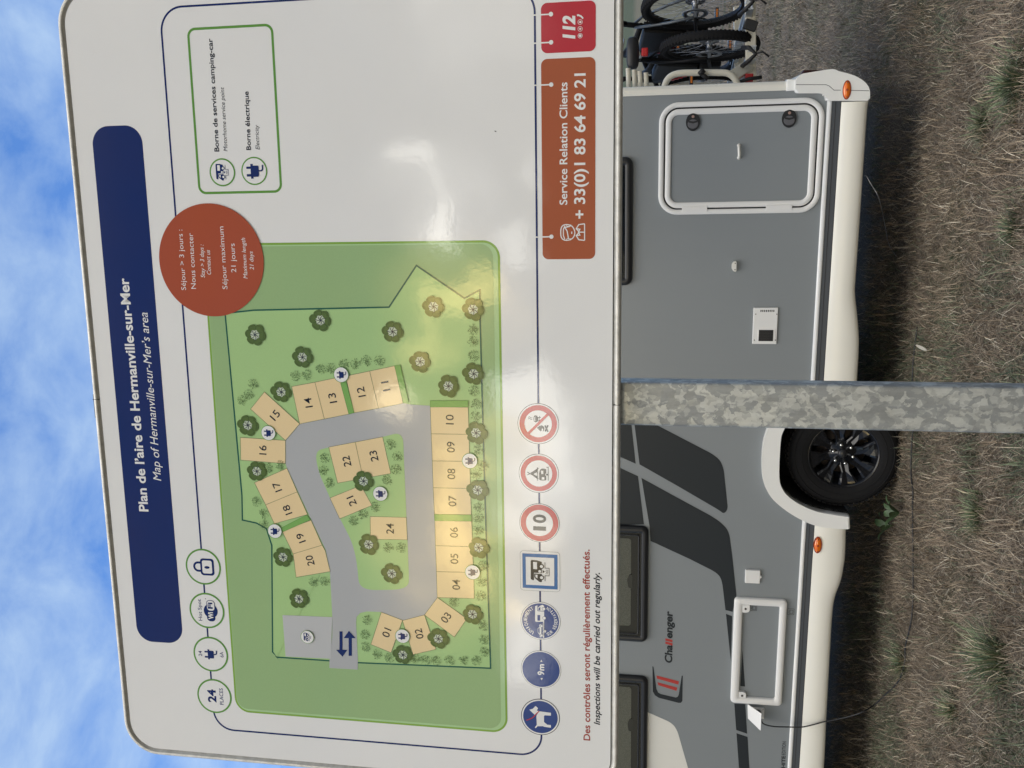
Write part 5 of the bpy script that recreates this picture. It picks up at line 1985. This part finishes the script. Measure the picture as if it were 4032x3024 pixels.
# ------------------------------------------------------------------ bicycle carrier and bicycles on the motorhome's tail
BAR = mat('cream carrier tube', (0.70, 0.66, 0.55), 0.35, fn=paint_fn((0.70, 0.66, 0.55), 0.04))
TRAY = mat('anodised tray', (0.62, 0.66, 0.70), 0.30, 0.6)
STRAP = mat('black strap', (0.010, 0.010, 0.011), 0.6)
BIKEB = mat('black bike paint', (0.008, 0.008, 0.009), 0.5, spec=0.25)
GREYB = mat('grey bike paint', (0.10, 0.115, 0.135), 0.35, 0.3)
REDP = mat('red plastic', (0.45, 0.012, 0.015), 0.3)
LIME = mat('green sticker', (0.16, 0.38, 0.06), 0.4)
STEEL = mat('spoke steel', (0.35, 0.36, 0.38), 0.3, 1.0)
ORANGE = mat('orange reflector', (0.7, 0.2, 0.02), 0.3)

carrier = empty('bike_carrier', home_world(xr, 0.3, 0.9), HOME_YAW, 'cream tube bicycle carrier with silver wheel trays fixed to the tail of the motorhome', 'bike carrier')


def cl(x, y, z):
    """motorhome-side coordinates -> carrier's own"""
    return (x - xr, y - 0.3, z - 0.9)


def hp(px, py, yo):
    x, z = W(px, py, yo)
    return cl(x, yo, z)


def bar(name, pts, r, m=BAR, seg=12):
    mb = MB()
    mb.tube(pts, r, m, seg)
    return mb.build(name, carrier)


YH = 0.30
hoop = [hp(2615, 346, YH), hp(2625, 318, YH), hp(2645, 298, YH), hp(2680, 288, YH), hp(2740, 286, YH), hp(2830, 286, YH), hp(2868, 290, YH), hp(2893, 310, YH), hp(2908, 345, YH)]
bar('hoop', curve_through(hoop, 6), 0.020)
hoop2 = [(p[0], p[1] + 1.45, p[2]) for p in hoop]
bar('hoop', curve_through(hoop2, 6), 0.020)
for px in (2476, 2500, 2522, 2546):
    a, b = hp(px, 352, YH), hp(px - 3, 268 + (px - 2476) * 0.25, YH)
    bar('cross_bar', [a, b], 0.015)
rail_y = 0.62
a = hp(2957, 335, rail_y)
b = hp(2953, -60, rail_y)
mb = MB()
d = Vector(b) - Vector(a)
mb.box(0, d.length, -0.025, 0.025, -0.032, 0.032, BAR, Matrix.Rotation(math.atan2(d.z, d.x), 3, 'Y').inverted() if False else Vector((1, 0, 0)).rotation_difference(d.normalized()).to_matrix(), a, 0.006)
mb.build('platform_rail', carrier)
a2, b2 = (a[0], a[1] + 1.0, a[2] + 0.0), (b[0], b[1] + 1.0, b[2])
mb = MB()
mb.box(0, d.length, -0.025, 0.025, -0.032, 0.032, BAR, Vector((1, 0, 0)).rotation_difference(d.normalized()).to_matrix(), a2, 0.006)
mb.build('platform_rail', carrier)
for p0, p1 in ((hp(2885, 300, 0.45), hp(2945, 262, 0.60)), (hp(2900, 350, 0.45), hp(2950, 325, 0.62))):
    mb = MB()
    d = Vector(p1) - Vector(p0)
    mb.box(-0.02, d.length + 0.02, -0.012, 0.012, -0.04, 0.04, BAR, Vector((1, 0, 0)).rotation_difference(d.normalized()).to_matrix(), p0, 0.005)
    mb.slab(circ((p0[0] + 0.01, p0[2]), 0.012, 14), p0[1] - 0.02, p0[1], SCREW, 0.001, 1)
    mb.build('hinge_arm', carrier)


def world_at(px, py, yo):
    x, z = W(px, py, yo)
    return Vector((x, yo, z))


def tray(p0, p1, wd=0.075):
    """U channel from p0 to p1 (motorhome-side coordinates)"""
    d = (p1 - p0)
    L = d.length
    R = Vector((0, 1, 0)).rotation_difference(d.normalized()).to_matrix()
    mb = MB()
    c = Vector(cl(*p0))
    mb.box(-wd / 2, wd / 2, 0, L, -0.004, 0.0, TRAY, R, c)
    for s in (-1, 1):
        mb.box(s * wd / 2 - 0.004, s * wd / 2 + 0.004, 0, L, -0.010, 0.030, TRAY, R, c, 0.002)
    return mb.build('wheel_tray', carrier)


tA0, tB0 = world_at(2972, 205, 0.45), world_at(2962, 8, 0.45)


def lift(p, dy, dz, dx):
    return Vector((p.x + dx, p.y + dy, p.z + dz))


tray(tA0, lift(tA0, 1.75, 0.0, -0.25))
tray(tB0, lift(tB0, 1.75, 0.0, -0.35))
mb = MB()
p = hp(2952, 310, 0.50)
mb.box(p[0] - 0.02, p[0] + 0.03, p[1] - 0.03, p[1] + 0.03, p[2] - 0.02, p[2] + 0.03, REDP, bev=0.006)
mb.tube([hp(2905, 325, 0.46), hp(2925, 318, 0.46), hp(2950, 310, 0.45), hp(3000, 304, 0.45)], 0.011, STRAP, 8)
mb.build('ratchet_strap', carrier)
mb = MB()
mb.tube([hp(2763, 290, 0.27), hp(2775, 300, 0.27), hp(2788, 312, 0.27)], 0.014, STRAP, 8)
mb.tube([hp(2758, 278, 0.27), hp(2768, 290, 0.265)], 0.022, STRAP, 8)
mb.build('hoop_strap', carrier)
mb = MB()
p0, p1 = hp(2948, 118, 0.55), hp(2962, 80, 0.55)
dv = Vector(p1) - Vector(p0)
mb.box(0, dv.length, -0.035, 0.04, -0.040, 0.040, STRAP, Vector((1, 0, 0)).rotation_difference(dv.normalized()).to_matrix(), p0, 0.006)
mb.build('rail_strap', carrier)


def make_bike(hubp, yaw, R, paint, accent, label, saddle_h, group='bicycles on the carrier'):
    """rear hub at hubp (world); the bicycle points along its own +Y"""
    root = empty('bicycle', (hubp.x, hubp.y, hubp.z - R), yaw, label, 'bicycle', group)

    def wheel(y, name):
        c = (0, y, R)
        ax = (1, 0, 0)
        w = MB()
        tr = 0.030
        prof = [(R - tr + tr * math.cos(t), tr * math.sin(t)) for t in np.linspace(-2.5, 2.5, 15)]
        w.lathe(prof, c, ax, RUBBER, 72, ref=(0, 1, 0))
        for k in range(72):
            a = 2 * PI * k / 72
            dv_ = Vector((0, math.cos(a), math.sin(a)))
            sv = Vector((0, -math.sin(a), math.cos(a)))
            Rm = Matrix((Vector((1, 0, 0)), dv_, sv)).transposed()
            for xx, rr in ((-0.020, R - 0.008), (0.020, R - 0.008), (0.0, R - 0.002)):
                w.box(xx - 0.008, xx + 0.008, rr - 0.004, rr + 0.0028, -0.006, 0.006, RUBBER, Rm, c)
        t_ = w.build(name, root)
        r_ = MB()
        r_.lathe([(R - 0.062, -0.013), (R - 0.056, -0.018), (R - 0.042, -0.016), (R - 0.042, 0.016), (R - 0.056, 0.018), (R - 0.062, 0.013), (R - 0.062, -0.013)], c, ax, BIKEB, 64, ref=(0, 1, 0))
        r_.build('rim', t_)
        s_ = MB()
        for k in range(32):
            a = 2 * PI * k / 32
            sgn = 1 if k % 2 else -1
            tw = 0.5 if (k // 2) % 2 else -0.5
            s_.tube([(sgn * 0.028, y + 0.026 * math.cos(a + tw), R + 0.026 * math.sin(a + tw)), (0, y + (R - 0.058) * math.cos(a), R + (R - 0.058) * math.sin(a))], 0.0013, STEEL, 5, False)
        s_.build('spokes', t_)
        h_ = MB()
        h_.lathe([(0.0, -0.07), (0.012, -0.07), (0.012, -0.04), (0.028, -0.036), (0.028, -0.026), (0.018, -0.02), (0.018, 0.02), (0.028, 0.026), (0.028, 0.036), (0.012, 0.04), (0.012, 0.07), (0.0, 0.07)], c, ax, STEEL, 24)
        h_.lathe([(0.055, -0.045), (0.085, -0.045), (0.085, -0.048), (0.055, -0.048), (0.055, -0.045)], c, ax, STEEL, 32)
        h_.build('hub', t_)
        return t_

    WB = 1.13
    wheel(0.0, 'rear_wheel')
    fw = wheel(WB, 'front_wheel')
    bb = (0, 0.44, R - 0.03)
    st = (0, 0.27, R + 0.42)
    ht0, ht1 = (0, 0.91, R + 0.36), (0, 0.86, R + 0.50)
    f = MB()
    f.tube([bb, (0, 0.36, R + 0.2), st, (0, 0.235, R + 0.50)], 0.018, paint, 12)
    f.tube([ht0, (0, 0.72, R + 0.18), bb], [0.030, 0.042, 0.040], paint, 14)
    f.tube([ht1, (0, 0.6, R + 0.41), (0, st[1] + 0.01, R + 0.36)], [0.024, 0.022, 0.018], paint, 12)
    f.tube([(0, 0.905, R + 0.35), (0, 0.855, R + 0.51)], 0.025, paint, 12)
    for s in (-1, 1):
        f.tube([(s * 0.068, 0, R), (s * 0.066, 0.12, R - 0.005), (s * 0.045, 0.34, R - 0.02), (s * 0.03, 0.43, R - 0.03)], [0.010, 0.011, 0.013, 0.014], paint, 10)
        f.tube([(s * 0.068, 0, R + 0.01), (s * 0.060, 0.10, R + 0.17), (s * 0.034, 0.22, R + 0.35), (s * 0.014, 0.275, R + 0.40)], [0.009, 0.009, 0.009, 0.010], accent, 10)
        f.tube([(s * 0.062, WB, R), (s * 0.060, WB - 0.06, R + 0.2), (s * 0.055, WB - 0.12, R + 0.34), (s * 0.02, 0.915, R + 0.36)], [0.016, 0.018, 0.018, 0.018], paint, 10)
    f.build('frame', root)
    b = MB()
    b.box(-0.045, 0.045, 0.36, 0.54, R - 0.10, R + 0.05, BIKEB, bev=0.02)
    b.build('motor', root)
    b = MB()
    b.tube([(0, 0.50, R + 0.06), (0, 0.70, R + 0.235), (0, 0.84, R + 0.36)], [0.045, 0.052, 0.04], BIKEB, 12)
    bat = b.build('battery', root)
    b = MB()
    for k in range(5):
        b.box(-0.056, -0.051, 0.55 + k * 0.035, 0.573 + k * 0.035, R + 0.10 + k * 0.030, R + 0.135 + k * 0.030, REDP)
    b.build('decal', bat)
    b = MB()
    b.tube([(-0.055, 0.47 + 0.03 * math.cos(a), R + 0.12 + 0.03 * math.sin(a)) for a in np.linspace(0, 5.5, 14)], 0.006, LIME, 6)
    b.build('cable_lock', bat)
    b = MB()
    b.slab([(-0.80, R + 0.28), (-0.74, R + 0.385), (-0.31, R + 0.34), (-0.40, R + 0.06), (-0.47, R + 0.06)], -0.035, 0.035, STRAP, 0.012, 3)
    for i in range(len(b.v)):
        x_, y_, z_ = b.v[i]
        b.v[i] = (y_, -x_, z_)
    b.build('frame_bag', root)
    # saddle with a red light under its back, seat post
    sz = R + saddle_h
    b = MB()
    b.tube([(0, 0.235, R + 0.46), (0, 0.17, sz - 0.05)], 0.0145, BIKEB, 12)
    b.build('seat_post', root)
    sad = MB()
    vs, fs = [], []
    rows = [(-0.02, 0.095, 0.040), (0.0, 0.106, 0.055), (0.05, 0.100, 0.055), (0.11, 0.055, 0.036), (0.18, 0.030, 0.034), (0.25, 0.022, 0.030), (0.27, 0.012, 0.022)]
    k = 20
    for yy, hw, hh in rows:
        for i in range(k):
            a = 2 * PI * i / k
            ca, sa = math.cos(a), math.sin(a)
            vs.append((hw * math.copysign(abs(ca) ** 0.6, ca), yy + 0.06, sz - 0.01 + hh * math.copysign(abs(sa) ** 0.6, sa) * (0.75 if sa > 0 else 0.8)))
    for i in range(len(rows) - 1):
        for j in range(k):
            fs.append([i * k + j, i * k + (j + 1) % k, (i + 1) * k + (j + 1) % k, (i + 1) * k + j])
    fs += [list(range(k))[::-1], [(len(rows) - 1) * k + j for j in range(k)]]
    sad.add(vs, fs, mat('saddle vinyl', (0.016, 0.017, 0.02), 0.45), True)
    sdl = sad.build('saddle', root)
    lt = MB()
    lt.box(-0.028, 0.028, 0.045, 0.075, sz - 0.115, sz - 0.07, REDP, bev=0.01)
    lt.build('tail_light', sdl)
    cl_ = MB()
    cl_.tube([(-0.02, 0.13, sz - 0.055), (0.02, 0.13, sz - 0.055)], 0.016, CHROME, 10)
    cl_.build('saddle_clamp', sdl)
    # handlebar, grips, levers, stem
    hz = R + 0.62
    b = MB()
    b.tube([(0, 0.855, R + 0.50), (0, 0.835, hz - 0.03)], 0.017, BIKEB, 10)
    b.tube([(0, 0.835, hz - 0.03), (0, 0.88, hz)], 0.018, BIKEB, 10)
    b.tube([(-0.34, 0.83, hz + 0.02), (-0.12, 0.87, hz + 0.015), (0, 0.88, hz), (0.12, 0.87, hz + 0.015), (0.34, 0.83, hz + 0.02)], 0.0145, BIKEB, 10)
    bars = b.build('handlebar', root)
    for s in (-1, 1):
        g_ = MB()
        g_.tube([(s * 0.23, 0.85, hz + 0.018), (s * 0.36, 0.826, hz + 0.02)], 0.0185, RUBBER, 10)
        g_.build('grip', bars)
        g_ = MB()
        g_.tube([(s * 0.20, 0.86, hz + 0.015), (s * 0.22, 0.91, hz - 0.005), (s * 0.31, 0.90, hz - 0.02)], 0.006, CHROME, 8)
        g_.build('brake_lever', bars)
    c_ = MB()
    c_.lathe([(0.07, 0.055), (0.085, 0.055), (0.085, 0.059), (0.07, 0.059), (0.07, 0.055)], bb, (1, 0, 0), BIKEB, 32)
    for s in (-1, 1):
        c_.tube([(s * 0.07, bb[1], bb[2]), (s * 0.085, bb[1] + s * 0.10, bb[2] - s * 0.135)], 0.011, BIKEB, 10)
    cr = c_.build('crank', root)
    for s in (-1, 1):
        p_ = MB()
        x_, y_, z_ = s * 0.135, bb[1] + s * 0.10, bb[2] - s * 0.135
        p_.box(x_ - 0.045, x_ + 0.045, y_ - 0.045, y_ + 0.045, z_ - 0.012, z_ + 0.012, BLACKP, bev=0.005)
        p_.box(x_ - 0.03, x_ + 0.03, y_ - 0.049, y_ - 0.044, z_ - 0.007, z_ + 0.007, ORANGE)
        p_.build('pedal', cr)
    # rear derailleur and cassette on the far side
    d_ = MB()
    d_.lathe([(0.02, 0.034), (0.065, 0.034), (0.065, 0.037), (0.05, 0.046), (0.03, 0.058), (0.02, 0.058)], (0, 0, R), (1, 0, 0), STEEL, 28)
    d_.tube([(0.075, -0.01, R - 0.02), (0.08, -0.02, R - 0.08), (0.07, 0.03, R - 0.16)], 0.012, BIKEB, 8)
    d_.build('gears', root)
    return root


def hub_at(px, py, yo):
    x, z = W(px, py, yo)
    return home_world(x, yo, z)


make_bike(hub_at(2793, 185, 0.80), HOME_YAW + math.radians(9), 0.326, BIKEB, BIKEB, 'black bicycle with red battery markings on the carrier tray nearest the motorhome', 0.515)
make_bike(hub_at(2738, 26, 0.82), HOME_YAW + math.radians(14), 0.355, BIKEB, GREYB, 'black bicycle with grey seat stays on the outer carrier tray at the picture edge', 0.60)
for k, (pa, pb) in enumerate((((2958, 222, 0.45), (2978, 205, 0.45)), ((2945, 20, 0.45), (2970, -5, 0.45)))):
    mb = MB()
    p = Vector(hp(*pa))
    q = Vector(hp(*pb))
    m_ = (p + q) / 2
    mb.tube([(m_.x - 0.06, m_.y + 0.1, m_.z + 0.06), (m_.x - 0.04, m_.y, m_.z + 0.03), (m_.x, m_.y - 0.02, m_.z - 0.01), (m_.x + 0.04, m_.y, m_.z + 0.03), (m_.x + 0.05, m_.y + 0.1, m_.z + 0.06)], 0.014, STRAP, 8)
    mb.tube([(m_.x, m_.y - 0.02, m_.z), (m_.x + 0.01, m_.y - 0.03, m_.z - 0.05), (m_.x - 0.02, m_.y - 0.03, m_.z - 0.09)], 0.006, STRAP, 6)
    mb.build('wheel_strap', carrier)
